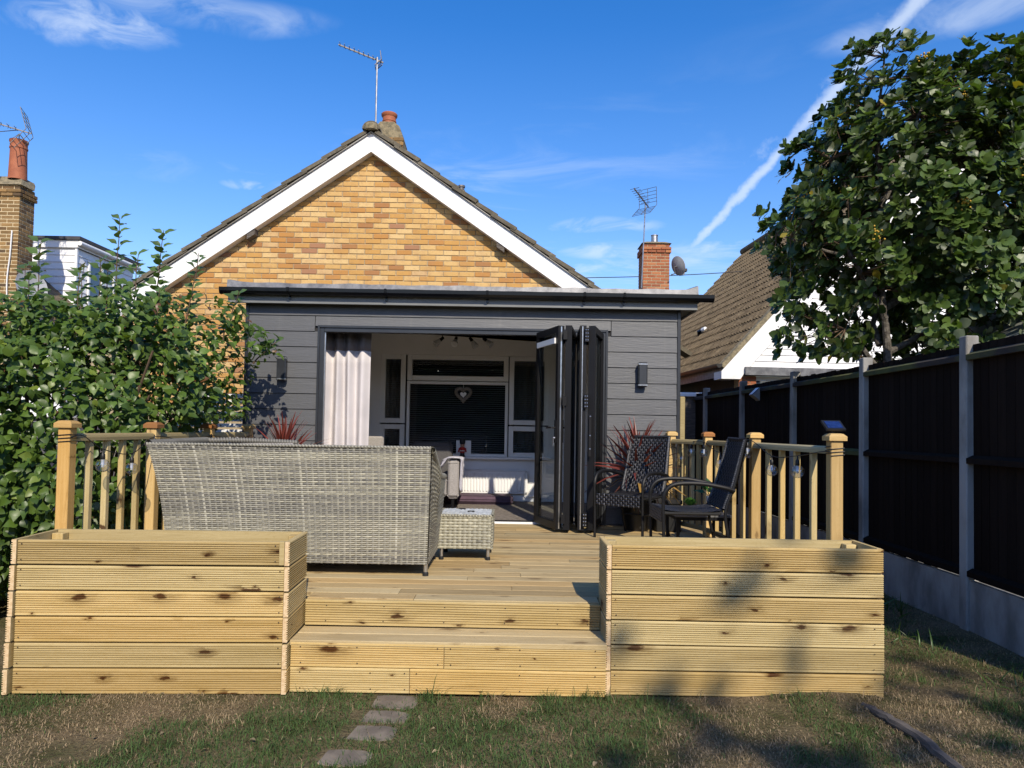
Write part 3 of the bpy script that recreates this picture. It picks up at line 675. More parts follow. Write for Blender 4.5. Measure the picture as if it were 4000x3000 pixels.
# ---- room inside the extension (its shell belongs to the extension)
FZ = .485
MB().box(XL+.15, XR-.15, 8.285, 10.6, .30, FZ).build('room_floor', MT['rug'], ext)
MB().box(XL+.15, XR-.15, 8.362, 10.6, 2.985, 3.02).build('room_ceiling', MT['wallwhite'], ext)
MB().box(XL+.152, XL+.17, 8.362, 10.6, FZ, 2.984).build('room_wall', MT['wallwhite'], ext)
MB().box(XR-.17, XR-.152, 8.362, 10.6, FZ, 2.984).build('room_wall', MT['wallwhite'], ext)
MB().box(XL+.17, ox0, 8.362, 8.38, FZ, 2.984).box(ox1, XR-.17, 8.362, 8.38, FZ, 2.984).box(ox0, ox1, 8.362, 8.38, oz1, 2.984).build('room_wall', MT['wallwhite'], ext)
wx0, wx1, wz0, wz1 = -1.97, .55, 1.135, 2.65
MB().box(XL+.17, wx0, 10.6, 10.72, FZ, 2.984).box(wx1, XR-.17, 10.6, 10.72, FZ, 2.984).box(wx0, wx1, 10.6, 10.72, FZ, wz0).box(wx0, wx1, 10.6, 10.72, wz1, 2.984).build('room_wall', MT['wallwhite'], ext)
MB().cbox(wx1+.01, XR-.18, 10.584, 10.597, FZ, FZ+.09, .003).cbox(XL+.18, wx1, 10.584, 10.597, FZ, FZ+.09, .003).build('skirting', MT['white'], ext)
MB().cbox(wx0-.03, wx1+.03, 10.50, 10.599, wz0-.03, wz0-.001, .006).build('window_sill', MT['upvc'], ext)
def winframe(x0, x1, z0, z1, y=10.598, b=.072, open_=False):
    f = MB(); f.cbox(x0, x0+b, y, y+.06, z0, z1, .006); f.cbox(x1-b, x1, y, y+.06, z0, z1, .006); f.cbox(x0+b, x1-b, y, y+.06, z0, z0+b, .006); f.cbox(x0+b, x1-b, y, y+.06, z1-b, z1, .006)
    o = f.build('window', MT['upvc'], ext)
    MB().box(x0+b-.002, x1-b+.002, y+.024, y+.03, z0+b-.002, z1-b+.002).build('pane', MT['winglass'], o)
    sl = MB(); z = z0+b+.01
    while z < z1-b:
        sl.obox(((x0+x1)/2, y+.085, z), ((x1-x0)/2-b+.01, 0, 0), (0, .0120, .006), (0, -.0003, .0006)); z += .032
    s_ = sl.build('blind_slats', MT['slat'], o)
    return o
winframe(-1.97, -1.60, 1.62, 2.65); winframe(-1.97, -1.60, 1.135, 1.60)
winframe(-1.585, .185-.0, 2.27, 2.65) if False else winframe(-1.575, -.06, 2.265, 2.65)
winframe(-1.575, -.06, 1.135, 2.255, b=.045)
winframe(-.045, .55, 1.62, 2.65); winframe(-.045, .55, 1.135, 1.60)
vt = MB(); vt.cbox(-1.90, -1.68, 10.60, 10.612, 2.615, 2.635, .003); vt.build('trickle_vent', MT['upvc'], ext)

# ================================================================ main bungalow behind
bun = thing('brick_bungalow', 'yellow brick bungalow gable with white bargeboards rising behind the flat roof', 'bungalow', (-2.05, 10.05, 0))
AX, AZ, SL = -2.05, 5.70, .693             # apex of the bargeboards (x, z), slope
YB = 9.90
def under(x, drop=0.): return AZ-SL*abs(x-AX)-drop
BW, BH, BD = .215, .065, .04
bm_ = MB(); bm_.cbox(-BW/2, BW/2, -.0, BD, -BH/2, BH/2, .004); BRK = mesh_from('brick', bm_.v, bm_.f)
cand = []
row = 0; z = 1.80
while z < 5.6:
    x = -6.3+(.1125 if row % 2 else 0)
    while x < 2.1:
        tx = under(x)-.19
        if z < tx and not (x > -3.0 and z < 3.10) and not (x > 1.2 and z < 3.1) and x > -5.6: cand.append((x, z, (x > -4.45) and z < tx))
        x += .225
    z += .075; row += 1
vis = [c for c in cand if c[0] > -4.55 and c[1] > 3.14]; oth = [c for c in cand if not (c[0] > -4.55 and c[1] > 3.14)]
vis.sort(key=lambda c: abs(c[0]+1.7)+abs(c[1]-3.9)*.8); oth += vis[300:]; vis = vis[:300]
BRK.materials.append(MT['buff'])
for (x, z, _) in vis:
    put('brick', BRK, None, bun, (x+random.uniform(-.003, .003), 10.05+random.uniform(-.002, .003), z+random.uniform(-.002, .002)))
st = MB()
for (x, z, _) in oth: st.cbox(x-BW/2, x+BW/2, 10.05, 10.09, z-BH/2, z+BH/2, .004)
o = st.build('brick_courses', MT['buff_isl'], bun); o['kind'] = 'stuff'
HW = 4.2
MB().prism([(AX-4.0, 10.060, 0), (XL+.0, 10.060, 0), (XL, 10.060, 3.0), (AX+HW, 10.060, 3.0), (AX+HW, 10.060, under(AX+HW)-.05), (AX, 10.060, AZ-.05), (AX-4.0, 10.060, under(AX-4.0)-.05)], (0, .2, 0)).build('wall', MT['mortar'], bun)
MB().box(AX-4.0, AX-3.8, 10.262, 19, 0, 2.9).box(AX+HW-.2, AX+HW, 10.262, 19, 0, 2.75).box(AX-4.0, AX+HW, 19.0, 19.2, 0, 2.9).build('side_walls', MT['mortar'], bun)
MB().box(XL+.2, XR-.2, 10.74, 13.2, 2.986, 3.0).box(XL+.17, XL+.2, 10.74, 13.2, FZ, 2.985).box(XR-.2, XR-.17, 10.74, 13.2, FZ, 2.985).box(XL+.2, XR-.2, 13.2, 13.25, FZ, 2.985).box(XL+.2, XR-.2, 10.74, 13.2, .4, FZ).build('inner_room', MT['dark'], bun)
for s_ in (-1, 1):
    e = 4.55 if s_ < 0 else 4.2
    up = Vector((-s_*SL*0, 0, 1)); wv = .262
    # bargeboard
    poly = [(AX, YB, AZ), (AX+s_*e, YB, AZ-SL*e), (AX+s_*e, YB, AZ-SL*e-wv), (AX, YB, AZ-wv)]
    MB().prism(poly, (0, .024, 0)).build('bargeboard', MT['white'], bun)
    MB().prism([(AX, YB+.0245, AZ-wv+.005), (AX+s_*e, YB+.0245, AZ-SL*e-wv+.005), (AX+s_*e, YB+.0245, AZ-SL*e-wv+.02), (AX, YB+.0245, AZ-wv+.02)], (0, .12, 0)).build('soffit', MT['white'], bun)
    # undercloak strip and roof slope
    MB().prism([(AX, YB-.03, AZ+.004), (AX+s_*e, YB-.03, AZ-SL*e+.004), (AX+s_*e, YB-.03, AZ-SL*e+.018), (AX, YB-.03, AZ+.018)], (0, .3, 0)).build('undercloak', MT['concrete'], bun)
    MB().prism([(AX, YB+.28, AZ+.0), (AX+s_*e, YB+.28, AZ-SL*e+.0), (AX+s_*e, YB+.28, AZ-SL*e+.1), (AX, YB+.28, AZ+.1)], (0, 9.1, 0)).build('roof', MT['rooftile'], bun)
    d = Vector((s_, 0, -SL)).normalized(); nrm = Vector((SL*s_, 0, 1)).normalized(); Ls = e*math.sqrt(1+SL*SL)
    k = 0; a = .06
    while a < Ls:
        # verge tiles: lower end lifted on the one below
        c0 = Vector((AX, 0, AZ+.02))+d*a; c1 = c0+d*.40
        q = [c0+nrm*.002, c1+nrm*.026, c1+nrm*.052, c0+nrm*.030]; jy = random.uniform(-.012, .012)
        MB().prism([(p.x, YB-.045+jy, p.z) for p in q], (0, .32, 0)).build('verge_tile', MT['rooftile'], bun)
        q2 = [c0+nrm*.034+d*.0, c1+nrm*.058, c1+nrm*.088, c0+nrm*.062]
        MB().prism([(p.x, YB-.02+jy, p.z) for p in q2], (0, .32, 0)).build('verge_tile', MT['rooftile'], bun)
        a += .335; k += 1
rg = MB()
prof = [(.125*math.cos(a), .115*math.sin(a)) for a in [math.pi*i/10 for i in range(11)]]+[(.1*math.cos(a), .09*math.sin(a)) for a in [math.pi*(10-i)/10 for i in range(11)]]
for i in range(6):
    rg = MB(); rg.prism([(AX+a, YB-.05+i*.46, AZ+.045+b+(.012 if i % 2 else 0)) for a, b in prof], (0, .47, 0)); rg.build('ridge_tile', MT['rooftile'], bun, smooth=True)
MB().lathe((AX, YB-.02, AZ+.03), [(.10, 0), (.105, .07), (.06, .10)], 12).build('ridge_mortar', MT['flaunch'], bun)
for x in (-3.72, -.20):
    MB().obox((x, 9.98, under(x)-.30), (.055, 0, -.055*SL*(1 if x > AX else -1)), (0, .065, 0), (0, 0, .04)).build('purlin_end', MT['timber_grey'], bun)
# chimney on the ridge
ch = MB(); ch.cbox(-2.50, -1.99, 12.3, 12.8, 5.0, 6.62, .02); ch.prism([(-2.50, 12.3, 6.62), (-1.99, 12.3, 6.62), (-2.06, 12.3, 6.84), (-2.16, 12.3, 6.92), (-2.40, 12.3, 6.92), (-2.46, 12.3, 6.84)], (0, .5, 0))
chm = ch.build('chimney', MT['flaunch'], bun)
cb_ = MB(); 
for r in range(6):
    z = 6.20+.075*r; x = -2.5+(.0 if r % 2 else .1125)
    for i in range(3):
        xa = max(-2.505, x+i*.225-.11); xb = min(-1.985, x+i*.225+.105)
        if xb-xa > .05: cb_.cbox(xa, xb, 12.29, 12.32, z, z+.065, .006)
cb_.build('chimney_bricks', MT['stock_isl'], chm)['kind'] = 'stuff'
MB().lathe((-2.285, 12.55, 6.90), [(.125, 0), (.118, .1), (.128, .11), (.128, .125), (.118, .13), (.118, .19), (.14, .215), (.145, .25), (.13, .265), (.11, .265), (.11, .2)], 20, False).build('chimney_pot', MT['terracotta'], chm, smooth=True)
MB().cbox(-.985, -.86, 11.9, 12.0, 4.7, 5.60, .01).lathe((-.92, 11.95, 5.60), [(.045, 0), (.045, .05), (.06, .05), (.06, .08), (.02, .09)], 10).build('flue_vent', MT['aerial'], bun)

# ================================================================ TV aerials, dishes, wire
def yagi(name, label, mast0, mast1, a, b, n, wdt, refl, group=None, mat='aerial', up=(0, 0, 1)):
    t = thing(name, label, 'aerial', mast0)
    MB().tube([mast0, mast1], .016, 8).build('mast', MT['steel'], t)
    a, b = Vector(a), Vector(b); d = (b-a).normalized(); sd_ = d.cross(Vector(up)).normalized(); uu = sd_.cross(d)
    MB().bar(a, b, .02, .02).build('boom', MT[mat], t)
    e = MB()
    for k in range(n):
        p = a+(b-a)*(k+.3)/(n+1.5); e.tube([p-sd_*wdt*.5+uu*.012, p+sd_*wdt*.5+uu*.012], .006, 5); e.tube([p-uu*wdt*.16, p+uu*wdt*.16], .005, 5)
    e.build('director_rods', MT[mat], t)
    r = MB(); hw, hh = refl
    for sg in (-1, 1):
        o_ = b-d*.03; tip = o_+uu*sg*hh*.9+d*(-hh*.45); 
        for q in (-1, 0, 1): r.tube([o_+sd_*hw*q, tip+sd_*hw*q], .007, 5)
        for k in range(5): c = o_+(tip-o_)*(k+1)/5; r.tube([c-sd_*hw, c+sd_*hw], .006, 5)
    r.build('reflector', MT[mat], t)
    MB().tube([Vector(mast1), a+(b-a)*.82], .008, 5).build('bracket', MT[mat], t)
    return t
yagi('tv_aerial', 'tall thin TV aerial beside the terracotta pot on the bungalow ridge', (-2.47, 12.28, 5.3), (-2.475, 12.28, 8.05), (-3.16, 12.28, 8.27), (-2.38, 12.36, 8.0), 8, .17, (.10, .15))
yagi('tv_aerial', 'TV aerial with a wide reflector fixed to the red brick chimney', (3.06, 16.93, 5.0), (3.13, 16.93, 7.06), (2.78, 16.5, 7.26), (3.22, 17.0, 6.98), 8, .24, (.24, .42))
yagi('tv_aerial', 'TV aerial with a folded grid reflector above the tall left chimney pot', (-10.25, 13.88, 5.9), (-10.27, 13.88, 7.27), (-10.7, 13.5, 7.48), (-9.62, 13.9, 7.25), 8, .26, (.24, .42))
def dish(loc, aim, label, r):
    t = thing('satellite_dish', label, 'satellite dish', loc); c = Vector(loc); aim = Vector(aim).normalized(); s_ = aim.cross(Vector((0, 0, 1))).normalized(); u = s_.cross(aim)
    v = []; f = []; n = 20; m = 4
    for back in (0, 1):
        for i in range(m+1):
            rr = r*i/m
            for k in range(n): a = 2*math.pi*k/n; v.append(c+rr*math.cos(a)*s_+rr*1.1*math.sin(a)*u+aim*(.22*rr*rr/r-back*.008))
    B = (m+1)*n
    for i in range(m):
        for k in range(n):
            q = (i*n+k, i*n+(k+1) % n, (i+1)*n+(k+1) % n, (i+1)*n+k); f.append(q); f.append(tuple(B+x for x in q[::-1]))
    for k in range(n): f.append((m*n+k, m*n+(k+1) % n, B+m*n+(k+1) % n, B+m*n+k))
    MB().add(v, f).build('reflector', MT['dish'], t, smooth=True)
    MB().tube([c-u*r*1.05, c-u*r*1.15+aim*r*.6, c-u*r*.75+aim*r*1.15], .012, 6).build('feed_arm', MT['aerial'], t)
    MB().cbox(*[x for p in zip(c-u*r*.72+aim*r*1.15-Vector((.03, .05, .035)), c-u*r*.72+aim*r*1.15+Vector((.03, .05, .035))) for x in p], .006).build('receiver', MT['blackpot'], t)
    MB().tube([c-aim*.01, c-aim*.12, c-aim*.12-u*.15, c-aim*.25-u*.15], .016, 6).build('bracket', MT['aerial'], t)
    return t
dish((3.90, 16.9, 5.53), (.8, .5, .35), 'grey satellite dish on the side of the red brick chimney', .215)
dish((-9.56, 13.95, 4.2), (.86, -.45, .25), 'grey satellite dish on the brown brick chimney stack', .30)
wr = MB(); wr.tube([Vector((1.2, 20, 5.86)).lerp(Vector((9.5, 21.5, 6.75)), k/10)+Vector((0, 0, -.10*math.sin(math.pi*k/10))) for k in range(11)], .012, 5)
tag(wr.build('overhead_wire', MT['wire']), 'thin overhead wire strung behind the red brick chimney', 'wire')

# ================================================================ brick chimney stacks
def stack(parent, x0, x1, y0, y1, z0, z1, matk, mortar, corb=2):
    core = MB(); core.box(x0+.005, x1-.005, y0+.005, y1-.005, z0, z1-.002); c = core.build('stack_core', MT[mortar], parent)
    bw = (x1-x0); z = z0; r = 0; nrow = int((z1-z0)/.075)
    for r in range(nrow):
        z = z1-(r+1)*.075; ex = .035 if r in (1, 2) and corb else 0.
        for face in (0, 1, 2):       # garden face, right face, left face
            Lf = (x1-x0) if face == 0 else (y1-y0); n_ = max(1, round(Lf/.225)); bl = Lf/n_; offs = 0 if (r+face) % 2 else bl/2
            k = -1
            while True:
                a0 = max(0, k*bl+offs); a1 = min(Lf, (k+1)*bl+offs); k += 1
                if a0 >= Lf-.01: break
                if a1-a0 < .04: continue
                a0 += .006; a1 -= .006
                if a0 < .01: a0 = -ex
                if a1 > Lf-.01: a1 = Lf+ex
                if face == 0: b = ((x0+a0, y0-ex, z), (x0+a1, y0+.05, z+.060))
                elif face == 1: b = ((x1-.05, y0+max(a0, .055), z), (x1+ex, y0+a1, z+.064))
                else: b = ((x0-ex, y0+max(a0, .055), z), (x0+.05, y0+a1, z+.064))
                if b[1][1]-b[0][1] < .02: continue
                m = MB(); m.cbox(b[0][0], b[1][0], b[0][1], b[1][1], b[0][2], b[1][2], .005); m.build('brick', MT[matk], parent)
    return c
# red chimney of a house further back
t = thing('brick_chimney', 'red brick chimney with an aerial and a dish behind the flat roof', 'chimney', (3.42, 17.3, 0))
MB().box(3.12, 3.72, 17.04, 17.56, 0, 4.6).build('chimney_breast', MT['red'], t)
stack(t, 3.10, 3.74, 17.0, 17.6, 4.6, 6.10, 'red', 'mortar')
MB().prism([(3.06, 16.96, 6.10), (3.78, 16.96, 6.10), (3.66, 17.1, 6.17), (3.2, 17.1, 6.17)], (0, .66, 0)).build('flaunching', MT['flaunch'], t)
MB().lathe((3.42, 17.25, 6.15), [(.085, 0), (.08, .19), (.09, .2), (.09, .215), (.06, .215)], 14).build('chimney_pot', MT['steel'], t, smooth=True)

# ================================================================ house on the left
lh = thing('neighbour_house', 'white dormered house with a tall brown brick chimney beyond the shrub', 'house', (-12, 16, 0))
MB().box(-15.5, -9.3, 14.6, 24, 0, 3.3).build('wall', MT['whiteclad'], lh)
for s_, xe in ((1, -8.7), (-1, -15.9)):
    MB().prism([(-12.3, 14.35, 6.02), (xe, 14.35, 3.05), (xe, 14.35, 3.17), (-12.3, 14.35, 6.14)], (0, 9.9, 0)).build('roof', MT['browntile'], lh)
MB().prism([(-12.3, 14.62, 5.95), (-9.0, 14.62, 3.3), (-15.5, 14.62, 3.3)], (0, .1, 0)).build('gable', MT['whiteclad'], lh)
rl = MB(); rl.tube([(-12.3, 14.3, 6.1), (-12.3, 24.3, 6.1)], .11, 10); rl.build('ridge', MT['rooftile'], lh)
chl = thing  # keep name short below
stack(lh, -10.75, -9.80, 13.9, 14.34, 2.6, 6.22, 'stock', 'mortar_pale')
MB().prism([(-10.8, 13.86, 6.22), (-9.76, 13.86, 6.22), (-9.84, 14.0, 6.36), (-9.9, 14.05, 6.44), (-10.3, 14.05, 6.44), (-10.6, 14.0, 6.34)], (0, .4, 0)).build('flaunching', MT['flaunch'], lh)
cp = MB().lathe((-10.0, 14.1, 6.38), [(.165, 0), (.15, .5), (.148, .62), (.16, .63), (.16, .66), (.15, .67), (.152, .74), (.168, .77), (.165, .80), (.13, .81), (.12, .7)], 22, False).build('chimney_pot', MT['terracotta'], lh, smooth=True)
cg = MB()
for k in range(6): a = k*math.pi/3; cg.tube([(-10.0+.13*math.cos(a), 14.1+.13*math.sin(a), 7.18), (-10.0, 14.1, 7.33)], .005, 4)
cg.build('wire_cowl', MT['aerial'], cp)
MB().tube(smooth_curve([(-9.90, 13.86, 5.3), (-9.92, 13.86, 4.8), (-9.96, 13.86, 4.3), (-9.93, 13.86, 3.7)], 4), .012, 5).build('cable', MT['upvc'], lh)
# dormer: boarded cheek towards the garden, windowed front towards the right
dx0, dx1, dy0, dy1, dz0, dz1 = -12.0, -9.94, 16.0, 18.4, 3.4, 5.50
MB().box(dx0, dx1-.02, dy0+.02, dy1, dz0, dz1).build('dormer', MT['white'], lh)
nb = 13; ph = (dz1-dz0)/nb
for k in range(nb):
    z = dz0+k*ph
    m = MB(); m.prism([(dx0, dy0+.018, z+ph), (dx0, dy0+.018, z+.004), (dx0, dy0-.006, z+.004), (dx0, dy0+.012, z+ph)], (dx1-dx0-.02, 0, 0)); m.build('dormer_board', MT['whiteclad'], lh)
    m = MB(); m.prism([(dx1-.018, dy0+.04, z+ph), (dx1-.018, dy0+.04, z+.004), (dx1+.006, dy0+.04, z+.004), (dx1-.012, dy0+.04, z+ph)], (0, dy1-dy0-.04, 0)); m.build('dormer_board', MT['whiteclad'], lh)
MB().cbox(dx1-.03, dx1+.022, dy0-.02, dy0+.035, dz0, dz1, .004).build('corner_board', MT['white'], lh)
MB().cbox(dx0, dx1+.05, dy0-.05, dy0+.01, dz1-.0, dz1+.17, .004).build('fascia', MT['white'], lh)
MB().cbox(dx1+.03, dx1+.05, dy0+.0105, dy1+.1, dz1, dz1+.17, .004).build('fascia', MT['white'], lh)
MB().box(dx0, dx1+.12, dy0-.09, dy1+.15, dz1+.171, dz1+.25).build('dormer_roof', MT['roofdark'], lh)
MB().tube([(dx1+.10, dy0-.06, dz1+.10), (dx1+.10, dy1+.1, dz1+.10)], .055, 10).build('gutter', MT['upvc'], lh, smooth=True)
wn = MB(); wy0, wy1, wz0_, wz1_ = 16.42, 17.5, 4.15, 5.32
wn.cbox(dx1+.007, dx1+.05, wy0, wy0+.06, wz0_, wz1_).cbox(dx1+.007, dx1+.05, wy1-.06, wy1, wz0_, wz1_).cbox(dx1+.007, dx1+.05, wy0+.06, wy1-.06, wz0_, wz0_+.06).cbox(dx1+.007, dx1+.05, wy0+.06, wy1-.06, wz1_-.06, wz1_).cbox(dx1+.008, dx1+.049, 16.93, 17.0, wz0_+.06, wz1_-.06).cbox(dx1+.01, dx1+.052, 17.0, wy1-.06, 4.85, 4.91)
wo = wn.build('window', MT['upvc'], lh)
s = NT('sky_window_glass'); s.set(base=(.03, .05, .08, 1), rough=.02, spec=1.); MT['skyglass'] = s.m
MB().box(dx1+.0075, dx1+.02, wy0+.06, 16.93, wz0_+.06, wz1_-.06).build('pane', MT['skyglass'], wo)
MB().box(dx1+.0075, dx1+.02, 17.0, wy1-.06, wz0_+.06, 4.85).build('pane', MT['skyglass'], wo)
MB().box(dx1+.0075, dx1+.02, 17.0, wy1-.06, 4.91, wz1_-.06).build('pane', MT['skyglass'], wo)

# ================================================================ house on the right (chalet roof)
rh = thing('chalet_house', 'house with a steep brown pantiled roof and white boarded gable beyond the fence', 'house', (4.2, 14, 0))
E0 = Vector((4.20, 14.0, 2.93)); along = Vector((-.066, 1, 0)).normalized(); across = Vector((1, .066, 0)).normalized(); Wd, Rz, Ln = 4.46, 7.85-2.93, 10.2
rise = Rz/Wd; slope = (across+Vector((0, 0, rise))).normalized(); SLn = Wd*math.sqrt(1+rise*rise); nrm = slope.cross(along); nrm = nrm if nrm.z > 0 else -nrm
def rp(a, s_, h=0.): return E0+along*a+slope*s_+nrm*h       # a along the eave, s_ up the slope
m = MB(); m.add([rp(.0, -.05, -.02), rp(Ln, -.05, -.02), rp(Ln, SLn, -.02), rp(0, SLn, -.02), rp(0, -.05, -.09), rp(Ln, -.05, -.09), rp(Ln, SLn, -.09), rp(0, SLn, -.09)], [(0, 1, 2, 3), (7, 6, 5, 4), (0, 4, 5, 1), (1, 5, 6, 2), (2, 6, 7, 3), (3, 7, 4, 0)])
m.build('roof', MT['browntile'], rh)
far = E0+across*2*Wd; q = [rp(0, SLn, 0), rp(Ln, SLn, 0), far+along*Ln, far]
MB().add([*q, *[p-Vector((0, 0, .1)) for p in q]], [(0, 1, 2, 3), (7, 6, 5, 4), (0, 4, 5, 1), (1, 5, 6, 2), (2, 6, 7, 3), (3, 7, 4, 0)]).build('roof', MT['browntile'], rh)
# double-roll tile: width along the eave, length up the slope
TW, TG = .30, .335
tv, tf = [], []; seg = 10; TL = .40
def tprof(u): 
    x = (u*2) % 1.0
    return .060*math.exp(-((x-.5)/.17)**2)
for (sy, lift) in ((0., .045), (TL, .004)):
    for hh in (0, 1):
        for i in range(seg+1): u = i/seg; tv.append((u*TW, sy, lift+tprof(u)-(0.0 if hh else .020)))
n1 = seg+1     # rows: 0 front-bottom,1 front-top,2 back-bottom,3 back-top
for i in range(seg):
    tf += [(n1+i, n1+i+1, 3*n1+i+1, 3*n1+i), (i, i+1, n1+i+1, n1+i), (2*n1+i+1, 2*n1+i, 3*n1+i, 3*n1+i+1), (i+1, i, 2*n1+i, 2*n1+i+1)]
tf += [(0, n1, 3*n1, 2*n1), (n1-1, 3*n1-1, 4*n1-1, 2*n1-1)]
TILE = mesh_from('roof_tile', tv, tf, True, 50); TILE.materials.append(MT['browntile'])
TM = Matrix((along, slope, nrm)).transposed().to_4x4()
tiles = []
nc, nl = int(SLn/TG), int((Ln-.1)/TW)
for r in range(nc):
    for k in range(nl): tiles.append((r, k))
# those that show: in front of the extension's corner line, near and low
def tvis(r, k):
    p = rp(.1+k*TW, r*TG); px = p.x/p.y; vz = (p.z-1.55)/p.y
    if px < .236 and vz < .20: return 1e9
    if px > .46 and vz > -.1: return 1e6+p.y
    return p.y
tiles.sort(key=lambda q: tvis(*q)); rest = MB()
for i, (r, k) in enumerate(tiles):
    jit = random.uniform(-.004, .004)
    M_ = TM.copy(); M_.translation = rp(.05+k*TW+(.0 if r % 2 else .0), r*TG-.07, .0+jit)
    if i < 300:
        o = bpy.data.objects.new('roof_tile', TILE); link(o, rh); M2 = M_.copy(); M2.translation = M_.translation-OFF[rh.name]; o.matrix_local = M2
    else: rest.add([M_ @ Vector(v) for v in tv], tf)
rest.build('roof_tile_field', MT['browntile'], rh, smooth=True, ang=50)['kind'] = 'stuff'
rd = MB(); rd.tube([rp(-.05, SLn, .03), rp(Ln+.05, SLn, .03)], .12, 10); rd.build('ridge', MT['browntile'], rh)
# verge mortar and bargeboard
MB().add([rp(-.06, -.10, -.05), rp(.06, -.10, -.05), rp(.06, SLn, -.05), rp(-.06, SLn, -.05), rp(-.05, -.10, .055), rp(.06, -.10, .075), rp(.06, SLn, .075), rp(-.05, SLn, .055)],
         [(3, 2, 1, 0), (4, 5, 6, 7), (0, 1, 5, 4), (1, 2, 6, 5), (2, 3, 7, 6), (3, 0, 4, 7)]).build('verge_mortar', MT['flaunch'], rh)
def gp(x, z, dy=0.): return Vector((E0.x, E0.y, 0))+across*x+along*(-dy)+Vector((0, 0, z))
bz = lambda x: E0.z+rise*x
MB().prism([gp(-.10, bz(-.10)-.05, .075), gp(Wd, bz(Wd)-.05, .075), gp(Wd, bz(Wd)-.58, .075), gp(.38, bz(.38)-.58, .075), gp(.28, 2.62, .075), gp(-.10, 2.62, .075)], along*.03).build('bargeboard', MT['white'], rh)
MB().prism([gp(-.10, bz(-.10)-.05, .07), gp(-.10, 2.62, .07), gp(.22, 2.62, .07), gp(.22, bz(.22)-.3, .07)], along*.42).build('eaves_box', MT['white'], rh)
for s_ in range(24):
    z0 = 2.86+s_*.128
    x0 = max(.30, (z0+.62-E0.z)/rise-.10)
    if x0 > 2*Wd-.6: break
    x1 = 2*Wd-.3
    m = MB(); m.prism([gp(x0, z0+.122, .012), gp(x0, z0, .03), gp(x0, z0, -.01), gp(x0, z0+.122, -.01)], across*(min(x1, 2*Wd-x0)-x0)); m.build('gable_board', MT['whiteclad'], rh)
MB().prism([gp(.30, 2.7, -.02), gp(2*Wd-.3, 2.7, -.02), gp(Wd, bz(Wd)-.2, -.02)], along*.15).build('gable', MT['white'], rh)
MB().prism([gp(.36, 2.70, .16), gp(4.2, 2.70, .16), gp(4.2, 2.86, .16), gp(.36, 2.86, .16)], along*.17).build('canopy_fascia', MT['lead'], rh)
MB().prism([gp(.28, 0, -.0), gp(.62, 0, -.0), gp(.62, 2.69, -.0), gp(.28, 2.69, -.0)], along*.25).build('brick_pier', MT['mortar'], rh)
for r in range(14):
    for hx in ((.275, .50), (.512, .625)) if r % 2 else ((.275, .385), (.397, .625)):
        m = MB(); z = 2.69-(r+1)*.075; m.prism([gp(hx[0], z, .008), gp(hx[1], z, .008), gp(hx[1], z+.064, .008), gp(hx[0], z+.064, .008)], along*.03); m.build('brick', MT['red'], rh)
MB().prism([gp(.30, 0, -.30), gp(.30, 0, -Ln), gp(.30, 2.8, -Ln), gp(.30, 2.8, -.30)], across*.2).build('wall', MT['dark'], rh)  # shade of the narrow passage under the eave put into the wall colour
MB().prism([gp(.64, 1.4, -.02), gp(3.9, 1.4, -.02), gp(3.9, 2.60, -.02), gp(.64, 2.60, -.02)], along*.03).build('window', MT['skyglass'], rh)
MB().prism([gp(.63, 0, -.06), gp(4.2, 0, -.06), gp(4.2, 2.69, -.06), gp(.63, 2.69, -.06)], along*.2).build('wall', MT['wallwhite'], rh)
gt = MB(); gp_ = [(math.cos(a)*.06, math.sin(a)*.06) for a in [math.pi+math.pi*i/8 for i in range(9)]]+[(.05, 0), (-.05, 0)]
gt.prism([E0+Vector((a-.13, -.06, -.015+b*1.3)) for a, b in gp_], along*Ln); gt.build('gutter', MT['blackpot'], rh)
MB().prism([E0+Vector((-.06, 0, -.26)), E0+Vector((-.035, 0, -.26)), E0+Vector((-.035, 0, -.07)), E0+Vector((-.06, 0, -.07))], along*Ln).build('fascia', MT['lead'], rh)
vp = rp(4.6, 1.55, .04); MB().tube([vp, vp+Vector((-.02, -.02, .10)), vp+Vector((.05, -.14, .13))], .05, 10).build('vent_pipe', MT['gutter'], rh); MB().tube([vp+Vector((.05, -.14, .13)), vp+Vector((.10, -.24, .155))], .06, 10).build('vent_cowl', MT['upvc'], rh)

